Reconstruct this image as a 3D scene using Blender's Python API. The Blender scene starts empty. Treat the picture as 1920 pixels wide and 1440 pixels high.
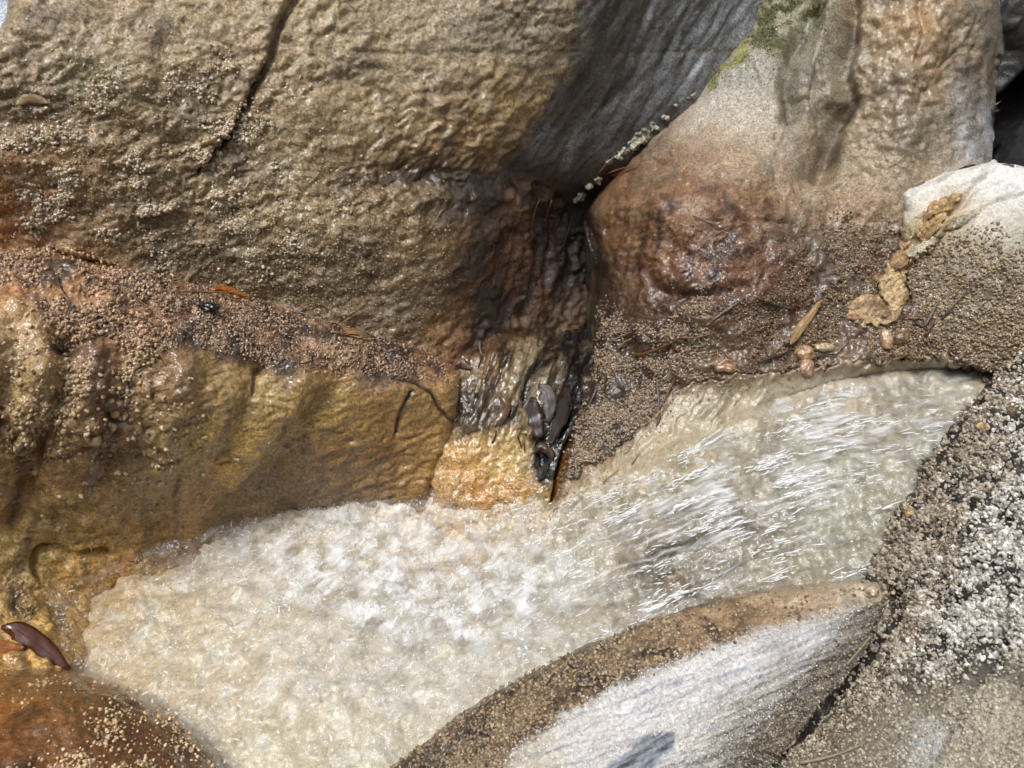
import bpy, math
import numpy as np
from mathutils import Vector

# ------------------------------------------------------------------ camera, world, sun, exposure
sc = bpy.context.scene
COL = sc.collection
W0, H0, FPX = 1920.0, 1440.0, 1598.0
PITCH = math.radians(40.0)
CAM = np.array([0.0, -0.85, 0.75])
FWD = np.array([0.0, math.cos(PITCH), -math.sin(PITCH)])
UPV = np.array([0.0, math.sin(PITCH), math.cos(PITCH)])
RGT = np.array([1.0, 0.0, 0.0])

cam_data = bpy.data.cameras.new('camera')
cam = bpy.data.objects.new('camera', cam_data)
COL.objects.link(cam)
cam.location = CAM
cam.rotation_euler = (math.radians(90) - PITCH, 0, 0)
cam_data.sensor_width = 36.0
cam_data.lens = FPX / W0 * 36.0
cam_data.clip_start = 0.02
cam_data.clip_end = 500.0
cam_data.dof.use_dof = True
cam_data.dof.focus_distance = 0.98
cam_data.dof.aperture_fstop = 13.0
sc.camera = cam

SUN_EL, SUN_AZ = math.radians(70), math.radians(-132)      # azimuth from +Y towards +X
world = bpy.data.worlds.new('World')
sc.world = world
world.use_nodes = True
wn, wl = world.node_tree.nodes, world.node_tree.links
bg = wn['Background']
sky = wn.new('ShaderNodeTexSky')
sky.sky_type = 'NISHITA'
sky.sun_disc = False
sky.sun_elevation = SUN_EL
sky.sun_rotation = SUN_AZ
sky.air_density = 1.0
sky.dust_density = 4.0
sky.ozone_density = 1.0
hs = wn.new('ShaderNodeHueSaturation')
hs.inputs['Saturation'].default_value = 0.18           # thin overcast: a paler sky than a clear one
wl.new(sky.outputs['Color'], hs.inputs['Color'])
wl.new(hs.outputs['Color'], bg.inputs['Color'])
bg.inputs['Strength'].default_value = 0.125

sun_data = bpy.data.lights.new('sun', 'SUN')
sun_data.energy = 1.4
sun_data.angle = math.radians(21)
sun_data.color = (1.0, 0.97, 0.93)
sun = bpy.data.objects.new('sun', sun_data)
COL.objects.link(sun)
L = Vector((math.sin(SUN_AZ) * math.cos(SUN_EL), math.cos(SUN_AZ) * math.cos(SUN_EL), math.sin(SUN_EL)))
sun.rotation_euler = L.to_track_quat('Z', 'Y').to_euler()
sun.location = (0, 0, 4)

vs = sc.view_settings
vs.view_transform = 'Standard'
vs.look = 'None'
vs.gamma = 1.0
vs.exposure = 0.42
vs.use_curve_mapping = False
sc.cycles.use_denoising = True
sc.cycles.max_bounces = 5
sc.cycles.diffuse_bounces = 3
sc.cycles.glossy_bounces = 2
sc.cycles.use_adaptive_sampling = True
sc.cycles.adaptive_threshold = 0.045
sc.cycles.transparent_max_bounces = 8
sc.cycles.sample_clamp_indirect = 4.0

# ------------------------------------------------------------------ numeric helpers
STEP = 3.15
GAIN = 1.0
rng = np.random.default_rng(7)
PERM = np.random.default_rng(3).permutation(256).astype(np.int32)
PERM = np.concatenate([PERM, PERM])
GR = np.random.default_rng(4).normal(size=(256, 3)).astype(np.float32)
GR /= np.linalg.norm(GR, axis=1)[:, None]
JIT = np.random.default_rng(5).random((256, 3)).astype(np.float32)


def unproj(px, py, d):
    px, py, d = np.asarray(px, float), np.asarray(py, float), np.asarray(d, float)
    v = FWD + ((px - W0 / 2) / FPX)[..., None] * RGT + ((H0 / 2 - py) / FPX)[..., None] * UPV
    return CAM + d[..., None] * v


def proj(P):
    q = P - CAM
    d = q @ FWD
    return W0 / 2 + (q @ RGT) / d * FPX, H0 / 2 - (q @ UPV) / d * FPX, d


def zdep(px, py, z):                                    # depth at which the ray meets height z
    vz = FWD[2] + (H0 / 2 - py) / FPX * UPV[2]
    return (z - CAM[2]) / vz


def noise(P):
    P = np.asarray(P, np.float32)
    i = np.floor(P)
    f = P - i
    i = i.astype(np.int32) & 255
    u = f * f * f * (f * (f * 6 - 15) + 10)
    out = None
    x0, y0, z0 = i[:, 0], i[:, 1], i[:, 2]
    hx = (PERM[x0], PERM[(x0 + 1) & 255])
    r = {}
    for a in (0, 1):
        for b in (0, 1):
            hy = PERM[(hx[a] + y0 + b) & 255]
            for c in (0, 1):
                g = GR[PERM[(hy + z0 + c) & 255]]
                r[a, b, c] = g[:, 0] * (f[:, 0] - a) + g[:, 1] * (f[:, 1] - b) + g[:, 2] * (f[:, 2] - c)
    ux, uy, uz = u[:, 0], u[:, 1], u[:, 2]
    k = {}
    for b in (0, 1):
        for c in (0, 1):
            k[b, c] = r[0, b, c] + ux * (r[1, b, c] - r[0, b, c])
    m = [k[0, c] + uy * (k[1, c] - k[0, c]) for c in (0, 1)]
    return (m[0] + uz * (m[1] - m[0])) * 1.5


def fbm(P, o=4, gain=0.5):
    P = np.asarray(P, np.float32)
    s = noise(P)
    a = 1.0
    for k in range(1, o):
        a *= gain
        P = P * 2.03 + 17.3
        s = s + a * noise(P)
    return s


def billow(P, o=2):                                     # rounded lumps with sharp valleys between them
    P = np.asarray(P, np.float32)
    s = np.abs(noise(P))
    a = 1.0
    for k in range(1, o):
        a *= 0.5
        P = P * 2.03 + 9.1
        s = s + a * np.abs(noise(P))
    return s


def worley(P):
    P = np.asarray(P, np.float32)
    i = np.floor(P)
    f = P - i
    i = i.astype(np.int32) & 255
    f1 = np.full(len(P), 9.0, np.float32)
    f2 = f1.copy()
    for a in (-1, 0, 1):
        hx = PERM[(i[:, 0] + a) & 255]
        for b in (-1, 0, 1):
            hy = PERM[(hx + i[:, 1] + b) & 255]
            for c in (-1, 0, 1):
                j = JIT[PERM[(hy + i[:, 2] + c) & 255]]
                d = (j[:, 0] + a - f[:, 0]) ** 2 + (j[:, 1] + b - f[:, 1]) ** 2 + (j[:, 2] + c - f[:, 2]) ** 2
                f2 = np.minimum(f2, np.maximum(f1, d))
                f1 = np.minimum(f1, d)
    return np.sqrt(f1), np.sqrt(f2)


def domes(P):                                           # round grains packed side by side, 0..1
    f1, f2 = worley(P)
    return np.clip(1.0 - 1.5 * f1 * f1, 0, 1)


def smooth(a, b, x):
    t = np.clip((x - a) / (b - a), 0, 1)
    return t * t * (3 - 2 * t)


def G(X, Y, cx, cy, rx, ry, ang=0):
    c, s = math.cos(math.radians(ang)), math.sin(math.radians(ang))
    dx, dy = X - cx, Y - cy
    u, v = dx * c + dy * s, -dx * s + dy * c
    return np.exp(-((u / rx) ** 2 + (v / ry) ** 2))


def pdist(X, Y, pts, closed=False):
    pts = list(pts)
    if closed:
        pts = pts + [pts[0]]
    best = np.full(X.shape, 1e9)
    tt = np.zeros(X.shape)
    sd = np.zeros(X.shape)
    bx, by = np.zeros(X.shape), np.zeros(X.shape)
    n = len(pts) - 1
    for k in range(n):
        (x0, y0), (x1, y1) = pts[k][:2], pts[k + 1][:2]
        ex, ey = x1 - x0, y1 - y0
        t = np.clip(((X - x0) * ex + (Y - y0) * ey) / (ex * ex + ey * ey + 1e-9), 0, 1)
        qx, qy = x0 + t * ex, y0 + t * ey
        d = np.hypot(X - qx, Y - qy)
        m = d < best
        best = np.where(m, d, best)
        tt = np.where(m, (k + t) / n, tt)
        sd = np.where(m, np.sign(ex * (Y - y0) - ey * (X - x0)), sd)
        bx, by = np.where(m, qx, bx), np.where(m, qy, by)
    return best, tt, sd, bx, by


def S(X, Y, pts, w):
    d = pdist(X, Y, pts)[0]
    return np.exp(-(d / w) ** 2)


def inside(X, Y, poly):
    r = np.zeros(X.shape, bool)
    n = len(poly)
    for k in range(n):
        x0, y0 = poly[k]
        x1, y1 = poly[(k + 1) % n]
        if y0 == y1:
            continue
        c = (y0 > Y) != (y1 > Y)
        r ^= c & (X < (x1 - x0) * (Y - y0) / (y1 - y0) + x0)
    return r


def PL(X, Y, poly, feather):
    d = pdist(X, Y, poly, True)[0]
    sgn = np.where(inside(X, Y, poly), d, -d)
    return smooth(-feather, feather, sgn)


class TPS:
    def __init__(self, ctrl, reg=1e-5):
        c = np.array(ctrl, float)
        self.c = c[:, :2] / 1000.0
        n = len(c)
        K = self.k(((self.c[:, None] - self.c[None]) ** 2).sum(-1)) + reg * np.eye(n)
        Q = np.hstack([np.ones((n, 1)), self.c])
        A = np.block([[K, Q], [Q.T, np.zeros((3, 3))]])
        self.w = np.linalg.solve(A, np.concatenate([c[:, 2], np.zeros(3)]))

    @staticmethod
    def k(r2):
        return 0.5 * r2 * np.log(r2 + 1e-12)

    def __call__(self, X, Y):
        x, y = np.asarray(X, float) / 1000, np.asarray(Y, float) / 1000
        out = self.w[-3] + self.w[-2] * x + self.w[-1] * y
        for k in range(len(self.c)):
            out = out + self.w[k] * self.k((x - self.c[k, 0]) ** 2 + (y - self.c[k, 1]) ** 2)
        return out


def CF(X, Y, samples, p=1.6, eps=900.0):                # colour of the stone from sampled spots
    num = np.zeros((len(X), 3))
    den = np.zeros(len(X))
    for x, y, r, g, b in samples:
        w = 1.0 / ((X - x) ** 2 + (Y - y) ** 2 + eps) ** p
        num += w[:, None] * np.array([r, g, b], float)
        den += w
    return num / den[:, None]


def mix(c, col, m):
    return c * (1 - m)[:, None] + np.array(col, float) * m[:, None]


def lin(c):
    c = np.clip(np.asarray(c, float) / 255.0, 0, 1)
    c = c * 0.86 + 0.14 * (c @ np.array([0.3, 0.55, 0.15]))[..., None]
    return np.where(c <= 0.04045, c / 12.92, ((c + 0.055) / 1.055) ** 2.4)


DM = np.full((480, 640), 9.0)                           # nearest surface met so far, on a coarse grid


def dm_add(P):
    x, y, d = proj(P)
    i, j = (y / 4 + 60).astype(int), (x / 4 + 80).astype(int)
    m = (i >= 0) & (i < 480) & (j >= 0) & (j < 640) & (d > 0.1)
    np.minimum.at(DM, (i[m], j[m]), d[m])


def surf(px, py):
    i, j = int(py / 4 + 60), int(px / 4 + 80)
    w = DM[max(0, i - 1):i + 2, max(0, j - 1):j + 2]
    w = w[w < 8]
    return float(np.median(w)) if len(w) else 1.0


# ------------------------------------------------------------------ mesh linking
def new_mesh(name, V, F4=None, F3=None, smooth_shade=True):
    me = bpy.data.meshes.new(name)
    nq = 0 if F4 is None else len(F4)
    nt = 0 if F3 is None else len(F3)
    loops = np.concatenate([np.asarray(F4, np.int32).ravel() if nq else np.zeros(0, np.int32),
                            np.asarray(F3, np.int32).ravel() if nt else np.zeros(0, np.int32)])
    me.vertices.add(len(V))
    me.vertices.foreach_set('co', np.asarray(V, np.float32).ravel())
    me.loops.add(len(loops))
    me.loops.foreach_set('vertex_index', loops)
    me.polygons.add(nq + nt)
    starts = np.concatenate([np.arange(nq) * 4, nq * 4 + np.arange(nt) * 3]).astype(np.int32)
    me.polygons.foreach_set('loop_start', starts)
    me.polygons.foreach_set('use_smooth', np.full(nq + nt, smooth_shade))
    me.update(calc_edges=True)
    return me


def set_col(me, col, wet):
    a = me.color_attributes.new('Col', 'FLOAT_COLOR', 'POINT')
    a.data.foreach_set('color', np.hstack([col, np.ones((len(col), 1))]).astype(np.float32).ravel())
    b = me.attributes.new('Wet', 'FLOAT', 'POINT')
    b.data.foreach_set('value', np.asarray(wet, np.float32))


def link(name, me, mat, parent=None, loc=None, label=None, cat=None, group=None, kind=None):
    o = bpy.data.objects.new(name, me)
    COL.objects.link(o)
    if mat:
        me.materials.append(mat)
    if loc is not None:
        o.location = loc
    if parent is not None:
        o.parent = parent
    for k, v in (('label', label), ('category', cat), ('group', group), ('kind', kind)):
        if v:
            o[k] = v
    return o


# ------------------------------------------------------------------ materials
def stone_mat(name, var=0.35, fine=260.0, bump=0.35, dry=0.8, wetr=0.16, spec=0.5, bdist=0.0016, speck=0.3, coat=0.045):
    m = bpy.data.materials.new(name)
    m.use_nodes = True
    n, l = m.node_tree.nodes, m.node_tree.links
    b = n['Principled BSDF']
    at = n.new('ShaderNodeAttribute'); at.attribute_name = 'Col'
    wt = n.new('ShaderNodeAttribute'); wt.attribute_name = 'Wet'
    geo = n.new('ShaderNodeNewGeometry')
    n1 = n.new('ShaderNodeTexNoise'); n1.inputs['Scale'].default_value = fine; n1.inputs['Detail'].default_value = 3; n1.inputs['Roughness'].default_value = 0.6
    n2 = n.new('ShaderNodeTexNoise'); n2.inputs['Scale'].default_value = fine * 4; n2.inputs['Detail'].default_value = 3
    l.new(geo.outputs['Position'], n1.inputs['Vector'])
    l.new(geo.outputs['Position'], n2.inputs['Vector'])
    mr = n.new('ShaderNodeMapRange')
    mr.inputs['From Min'].default_value = 0.3; mr.inputs['From Max'].default_value = 0.7
    mr.inputs['To Min'].default_value = 1 - var; mr.inputs['To Max'].default_value = 1 + var
    l.new(n1.outputs['Fac'], mr.inputs['Value'])
    sc_ = n.new('ShaderNodeVectorMath'); sc_.operation = 'SCALE'
    l.new(at.outputs['Color'], sc_.inputs[0]); l.new(mr.outputs['Result'], sc_.inputs['Scale'])
    last = sc_.outputs['Vector']
    if speck > 0:
        mr3 = n.new('ShaderNodeMapRange')
        mr3.inputs['From Min'].default_value = 0.38; mr3.inputs['From Max'].default_value = 0.56
        mr3.inputs['To Min'].default_value = 1 - speck; mr3.inputs['To Max'].default_value = 1.05
        l.new(n2.outputs['Fac'], mr3.inputs['Value'])
        s3 = n.new('ShaderNodeVectorMath'); s3.operation = 'SCALE'
        l.new(last, s3.inputs[0]); l.new(mr3.outputs['Result'], s3.inputs['Scale'])
        last = s3.outputs['Vector']
    l.new(last, b.inputs['Base Color'])
    rr = n.new('ShaderNodeMapRange')
    rr.inputs['To Min'].default_value = dry; rr.inputs['To Max'].default_value = wetr
    l.new(wt.outputs['Fac'], rr.inputs['Value'])
    l.new(rr.outputs['Result'], b.inputs['Roughness'])
    b.inputs['Specular IOR Level'].default_value = spec
    l.new(wt.outputs['Fac'], b.inputs['Coat Weight'])
    b.inputs['Coat Roughness'].default_value = coat
    b.inputs['Coat IOR'].default_value = 1.6
    add = n.new('ShaderNodeMath'); add.operation = 'MULTIPLY_ADD'
    add.inputs[1].default_value = 0.4
    l.new(n2.outputs['Fac'], add.inputs[0]); l.new(n1.outputs['Fac'], add.inputs[2])
    bp = n.new('ShaderNodeBump'); bp.inputs['Strength'].default_value = bump; bp.inputs['Distance'].default_value = bdist
    l.new(add.outputs['Value'], bp.inputs['Height'])
    l.new(bp.outputs['Normal'], b.inputs['Normal'])
    n3 = n.new('ShaderNodeTexNoise'); n3.inputs['Scale'].default_value = 420; n3.inputs['Detail'].default_value = 0.5
    l.new(geo.outputs['Position'], n3.inputs['Vector'])
    bc = n.new('ShaderNodeBump'); bc.inputs['Strength'].default_value = 0.7; bc.inputs['Distance'].default_value = 0.0015
    l.new(n3.outputs['Fac'], bc.inputs['Height'])
    l.new(bc.outputs['Normal'], b.inputs['Coat Normal'])
    return m


def plain_mat(name, rgb, rough=0.5, var=0.3, scale=150.0):
    m = bpy.data.materials.new(name)
    m.use_nodes = True
    n, l = m.node_tree.nodes, m.node_tree.links
    b = n['Principled BSDF']
    geo = n.new('ShaderNodeNewGeometry')
    t = n.new('ShaderNodeTexNoise'); t.inputs['Scale'].default_value = scale; t.inputs['Detail'].default_value = 5
    l.new(geo.outputs['Position'], t.inputs['Vector'])
    mr = n.new('ShaderNodeMapRange')
    mr.inputs['From Min'].default_value = 0.3; mr.inputs['From Max'].default_value = 0.7
    mr.inputs['To Min'].default_value = 1 - var; mr.inputs['To Max'].default_value = 1 + var
    l.new(t.outputs['Fac'], mr.inputs['Value'])
    s = n.new('ShaderNodeVectorMath'); s.operation = 'SCALE'
    s.inputs[0].default_value = tuple(lin(rgb))
    l.new(mr.outputs['Result'], s.inputs['Scale'])
    l.new(s.outputs['Vector'], b.inputs['Base Color'])
    b.inputs['Roughness'].default_value = rough
    bp = n.new('ShaderNodeBump'); bp.inputs['Strength'].default_value = 0.3; bp.inputs['Distance'].default_value = 0.0006
    l.new(t.outputs['Fac'], bp.inputs['Height']); l.new(bp.outputs['Normal'], b.inputs['Normal'])
    return m


M_ROCK = stone_mat('mineral_coated_rock', var=0.55, fine=300, bump=0.8, bdist=0.0024, speck=0.38)
M_GREY = stone_mat('weathered_rock', var=0.5, fine=330, bump=0.7, speck=0.5)
M_PALE = stone_mat('chalky_crust', var=0.28, fine=330, bump=0.6, speck=0.22)
M_NOD = stone_mat('mineral_nodule', var=0.3, fine=500, bump=0.2, dry=0.7, wetr=0.2, speck=0.15)
M_BED = stone_mat('stream_bed_crust', var=0.22, fine=180, bump=0.4, wetr=0.3, speck=0.12, coat=0.2)
M_WET = stone_mat('wet_brown_rock', var=0.45, fine=200, bump=0.6, wetr=0.14)


def water_mat():
    m = bpy.data.materials.new('stream_water')
    m.use_nodes = True
    n, l = m.node_tree.nodes, m.node_tree.links
    n.remove(n['Principled BSDF'])
    out = n['Material Output']
    fo = n.new('ShaderNodeAttribute'); fo.attribute_name = 'Foam'
    geo = n.new('ShaderNodeNewGeometry')
    t = n.new('ShaderNodeTexNoise'); t.inputs['Scale'].default_value = 190; t.inputs['Detail'].default_value = 1.5
    l.new(geo.outputs['Position'], t.inputs['Vector'])
    bp = n.new('ShaderNodeBump'); bp.inputs['Strength'].default_value = 0.9; bp.inputs['Distance'].default_value = 0.004
    l.new(t.outputs['Fac'], bp.inputs['Height'])
    fr = n.new('ShaderNodeFresnel'); fr.inputs['IOR'].default_value = 1.38
    l.new(bp.outputs['Normal'], fr.inputs['Normal'])
    tr = n.new('ShaderNodeBsdfTransparent'); tr.inputs['Color'].default_value = (0.93, 0.95, 0.96, 1)
    gl = n.new('ShaderNodeBsdfGlossy'); gl.inputs['Roughness'].default_value = 0.045
    l.new(bp.outputs['Normal'], gl.inputs['Normal'])
    mx = n.new('ShaderNodeMixShader')
    l.new(fr.outputs['Fac'], mx.inputs['Fac']); l.new(tr.outputs['BSDF'], mx.inputs[1]); l.new(gl.outputs['BSDF'], mx.inputs[2])
    p = n.new('ShaderNodeBsdfPrincipled')
    p.inputs['Base Color'].default_value = (0.86, 0.87, 0.88, 1); p.inputs['Roughness'].default_value = 0.15
    nv = n.new('ShaderNodeCombineXYZ'); nv.inputs['Y'].default_value = -0.15; nv.inputs['Z'].default_value = 0.99   # light spreads through the foam
    l.new(nv.outputs['Vector'], p.inputs['Normal'])
    l.new(bp.outputs['Normal'], p.inputs['Coat Normal'])
    p.inputs['Coat Weight'].default_value = 1.0; p.inputs['Coat Roughness'].default_value = 0.05; p.inputs['Roughness'].default_value = 0.9
    mx2 = n.new('ShaderNodeMixShader')
    l.new(fo.outputs['Fac'], mx2.inputs['Fac']); l.new(mx.outputs['Shader'], mx2.inputs[1]); l.new(p.outputs['BSDF'], mx2.inputs[2])
    l.new(mx2.outputs['Shader'], out.inputs['Surface'])
    return m


M_WATER = water_mat()


# ------------------------------------------------------------------ a stone: a surface with its own depth, closed behind
def rock(name, label, cat, outline, ctrl, relief, colour, mat, step=None, curl=(), thick=0.16,
         parent=None, group=None, kind=None, depth_fn=None, shrink=0.8, reg=1e-5, back=True):
    step = step or STEP
    xs = [p[0] for p in outline]; ys = [p[1] for p in outline]
    gx = np.arange(min(xs), max(xs) + step, step)
    gy = np.arange(min(ys), max(ys) + step, step)
    X, Y = np.meshgrid(gx, gy)
    q = inside(X, Y, outline)
    cell = q[:-1, :-1] & q[1:, :-1] & q[:-1, 1:] & q[1:, 1:]
    used = np.zeros(q.shape, bool)
    used[:-1, :-1] |= cell; used[1:, :-1] |= cell; used[:-1, 1:] |= cell; used[1:, 1:] |= cell
    idx = np.full(q.shape, -1, np.int64)
    idx[used] = np.arange(used.sum())
    F = np.stack([idx[1:, :-1][cell], idx[1:, 1:][cell], idx[:-1, 1:][cell], idx[:-1, :-1][cell]], 1)
    x, y = X[used], Y[used]
    # outline vertices are moved onto the outline itself
    E = np.concatenate([F[:, [0, 1]], F[:, [1, 2]], F[:, [2, 3]], F[:, [3, 0]]])
    key = np.sort(E, 1); key = key[:, 0] * (len(x) + 1) + key[:, 1]
    _, inv, cnt = np.unique(key, return_inverse=True, return_counts=True)
    BE = E[cnt[inv] == 1]
    bi = np.unique(BE)
    d0, _, _, bx, by = pdist(x[bi], y[bi], outline, True)
    mv = d0 < step * 2.0
    x[bi] = np.where(mv, bx, x[bi]); y[bi] = np.where(mv, by, y[bi])
    tps = depth_fn or TPS(ctrl, reg)

    def base(xx, yy):
        d = tps(xx, yy)
        for pts, R, H in curl:
            t = np.clip(pdist(xx, yy, pts)[0] / R, 0, 1)
            d = d + H * (1 - np.sqrt(np.clip(1 - (1 - t) ** 2, 0, 1)))
        return d
    d = base(x, y)
    P = unproj(x, y, d)
    e = 1.5
    Tx = unproj(x + e, y, base(x + e, y)) - P
    Ty = unproj(x, y + e, base(x, y + e)) - P
    N = np.cross(Ty, Tx)
    N /= np.linalg.norm(N, axis=1)[:, None] + 1e-12
    N *= np.sign(((CAM - P) * N).sum(1))[:, None]
    Pf, Xf, Yf = P.astype(np.float32), x, y
    h = relief(Pf, N, Xf, Yf)
    for pts, Rr, _ in curl:
        h = h * (0.3 + 0.7 * smooth(0, Rr, pdist(x, y, pts)[0]))
    P = P + N * h[:, None]
    col, wet = colour(Pf, N, Xf, Yf, h)
    col = lin(col) * GAIN
    dm_add(P)
    V = [P]; C = [col]; Wt = [wet]
    F3 = None
    if back:
        cx, cy = x.mean(), y.mean()
        mp = np.full(len(P), -1, np.int64); mp[bi] = np.arange(len(bi))
        prev = np.arange(len(P))
        off = len(P)
        for k, (dd, sh) in enumerate(((0.25, 1.0), (0.65, 0.93), (1.0, shrink))):
            bxx, byy, bdd = proj(P[bi])
            ring = unproj(cx + (bxx - cx) * sh, cy + (byy - cy) * sh, bdd + thick * dd)
            rf = ring.astype(np.float32)
            ring = ring + 0.35 * thick * dd * np.stack([fbm(rf * 9 + q, 3) for q in (0.0, 21.0, 47.0)], 1) * 0.5
            V.append(ring); C.append(col[bi] * (0.8 + 0.35 * fbm(rf * 30, 3))[:, None]); Wt.append(wet[bi])
            cur = np.full(len(P), -1, np.int64); cur[bi] = off + np.arange(len(bi))
            F = np.concatenate([F, np.stack([BE[:, 1], BE[:, 0], BE[:, 0], BE[:, 1]], 1) * 0 +
                                np.stack([prev[BE[:, 1]], prev[BE[:, 0]], cur[BE[:, 0]], cur[BE[:, 1]]], 1)])
            prev = cur; off += len(bi)
        V.append(V[-1].mean(0)[None] + FWD * thick * 0.1); C.append(col[bi].mean(0)[None]); Wt.append(np.zeros(1))
        F3 = np.stack([prev[BE[:, 1]], prev[BE[:, 0]], np.full(len(BE), off)], 1)
    V = np.concatenate(V); C = np.concatenate(C); Wt = np.concatenate(Wt)
    if parent is None:
        loc = np.array([V[:, 0].mean(), V[:, 1].mean(), V[:, 2].min()])
    else:
        loc = np.array(parent.location)
    me = new_mesh(name, V - loc, F, F3)
    set_col(me, np.clip(C, 0, 1), np.clip(Wt, 0, 1))
    o = link(name, me, mat, parent, None if parent is not None else loc, label, cat, group, kind)
    return dict(o=o, P=P, N=N, X=x, Y=y, h=h, col=col, wet=wet, loc=loc)


# dome template: pole, two rings of six
def dome_template(seg=6, rings=(50, 105)):
    v = [(0, 0, 1.0)]
    for th in rings:
        for k in range(seg):
            a = 2 * math.pi * (k + (0.5 if th > 90 else 0)) / seg
            v.append((math.sin(math.radians(th)) * math.cos(a), math.sin(math.radians(th)) * math.sin(a), math.cos(math.radians(th))))
    f = [(0, 1 + k, 1 + (k + 1) % seg) for k in range(seg)]
    for k in range(seg if len(rings) > 1 else 0):
        a, b = 1 + k, 1 + (k + 1) % seg
        c, d = 1 + seg + k, 1 + seg + (k + 1) % seg
        f += [(a, c, b), (b, c, d)]
    return np.array(v), np.array(f)


DV, DF = dome_template(5)
LV, LF = dome_template(5, (82,))                         # plainer grain for the smallest ones


def nodules(R, dens, n, rad, tint, name='mineral_nodules', jit=0.35, stretch=(0.8, 1.5), thin=1.2, tiers=0, sink=0.2, wet=0.6, tipvar=0.3, grav=0.0, lumpy=0.16):
    w = np.clip(dens, 0, None) * (R['X'] > -130) * (R['X'] < 2050) * (R['Y'] < 1540)
    if w.sum() <= 0:
        return
    k = rng.choice(len(w), size=n, p=w / w.sum())
    r = np.exp(rng.uniform(math.log(rad[0]), math.log(rad[1]), n))
    N = R['N'][k] + rng.normal(0, jit, (n, 3)) + np.array([0, 0, grav])
    N /= np.linalg.norm(N, axis=1)[:, None]
    P = R['P'][k] + rng.normal(0, 0.0009, (n, 3))
    cell = np.floor(P / (rad[0] * thin * 1.4)).astype(np.int64)
    _, u = np.unique(cell[:, 0] * 73856093 ^ cell[:, 1] * 19349663 ^ cell[:, 2] * 83492791, return_index=True)
    P, N, r, k = P[u], N[u], r[u], k[u]
    if tint is None:
        C = R['col'][k].copy()
    else:
        t = rng.random(len(k))[:, None]
        C = lin(tint[0]) * (1 - t) + lin(tint[1]) * t
    allP, allN, allr, allC = [P], [N], [r], [C]
    for _ in range(tiers):
        for rep in range(2):
            T = rng.normal(size=P.shape)
            N2 = N + T * 0.55
            N2 /= np.linalg.norm(N2, axis=1)[:, None]
            allP.append(P + N2 * (r * 1.0)[:, None]); allN.append(N2); allr.append(r * rng.uniform(0.5, 0.75, len(r))); allC.append(C * 1.08)
    P = np.concatenate(allP); N = np.concatenate(allN); r = np.concatenate(allr); C = np.concatenate(allC)
    C = C * rng.uniform(1 - tipvar, 1 + tipvar, (len(C), 1))
    A = np.cross(N, rng.normal(size=N.shape)); A /= np.linalg.norm(A, axis=1)[:, None]
    B = np.cross(N, A)
    s = rng.uniform(stretch[0], stretch[1], len(r))
    P = P - N * (r * sink)[:, None]
    dm_add(P + N * r[:, None])
    vs_, fs_, cs_, off = [], [], [], 0
    for TV, TF, m in ((DV, DF, r >= 0.0014), (LV, LF, r < 0.0014)):
        if not m.any():
            continue
        jv = 1 + rng.normal(0, lumpy, (m.sum(), len(TV), 1))
        V = P[m][:, None] + r[m][:, None, None] * jv * (TV[None, :, 0:1] * A[m][:, None] + TV[None, :, 1:2] * B[m][:, None] + TV[None, :, 2:3] * s[m][:, None, None] * N[m][:, None])
        F = TF[None] + (off + np.arange(m.sum()) * len(TV))[:, None, None]
        vs_.append(V.reshape(-1, 3)); fs_.append(F.reshape(-1, 3)); cs_.append(np.repeat(C[m], len(TV), 0))
        off += m.sum() * len(TV)
    V = np.concatenate(vs_) - R['loc']
    me = new_mesh(name, V, None, np.concatenate(fs_))
    set_col(me, np.clip(np.concatenate(cs_), 0, 1), np.full(len(V), wet))
    return link(name, me, M_NOD, R['o'], kind='stuff')


def wx(P, X, Y, amp=14, f=28.0):                         # ragged edges for stains
    return X + amp * fbm(P * f, 3), Y + amp * fbm(P * f + 31.7, 3)


def ani(X, Y, ang, ls, ln, seed=0.0):                    # coordinates stretched along a direction
    c, s = math.cos(math.radians(ang)), math.sin(math.radians(ang))
    return np.stack([(X * c + Y * s) / ls, (-X * s + Y * c) / ln, np.full(X.shape, seed)], 1)


mm = 0.001

# ================================================================== the setting
def ground():
    n = 60
    g = np.linspace(-1, 1, n)
    g = np.sign(g) * np.abs(g) ** 3 * 60
    X, Y = np.meshgrid(g, g)
    P = np.stack([X.ravel(), Y.ravel(), np.zeros(n * n)], 1)
    P[:, 2] = -0.5 + 0.06 * fbm(P * 0.9, 3)
    i = np.arange(n * n).reshape(n, n)
    F = np.stack([i[:-1, :-1].ravel(), i[:-1, 1:].ravel(), i[1:, 1:].ravel(), i[1:, :-1].ravel()], 1)
    me = new_mesh('ground', P, F)
    set_col(me, np.tile(lin((96, 84, 70)), (n * n, 1)), np.zeros(n * n))
    link('ground', me, M_GREY, kind='structure')


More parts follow.
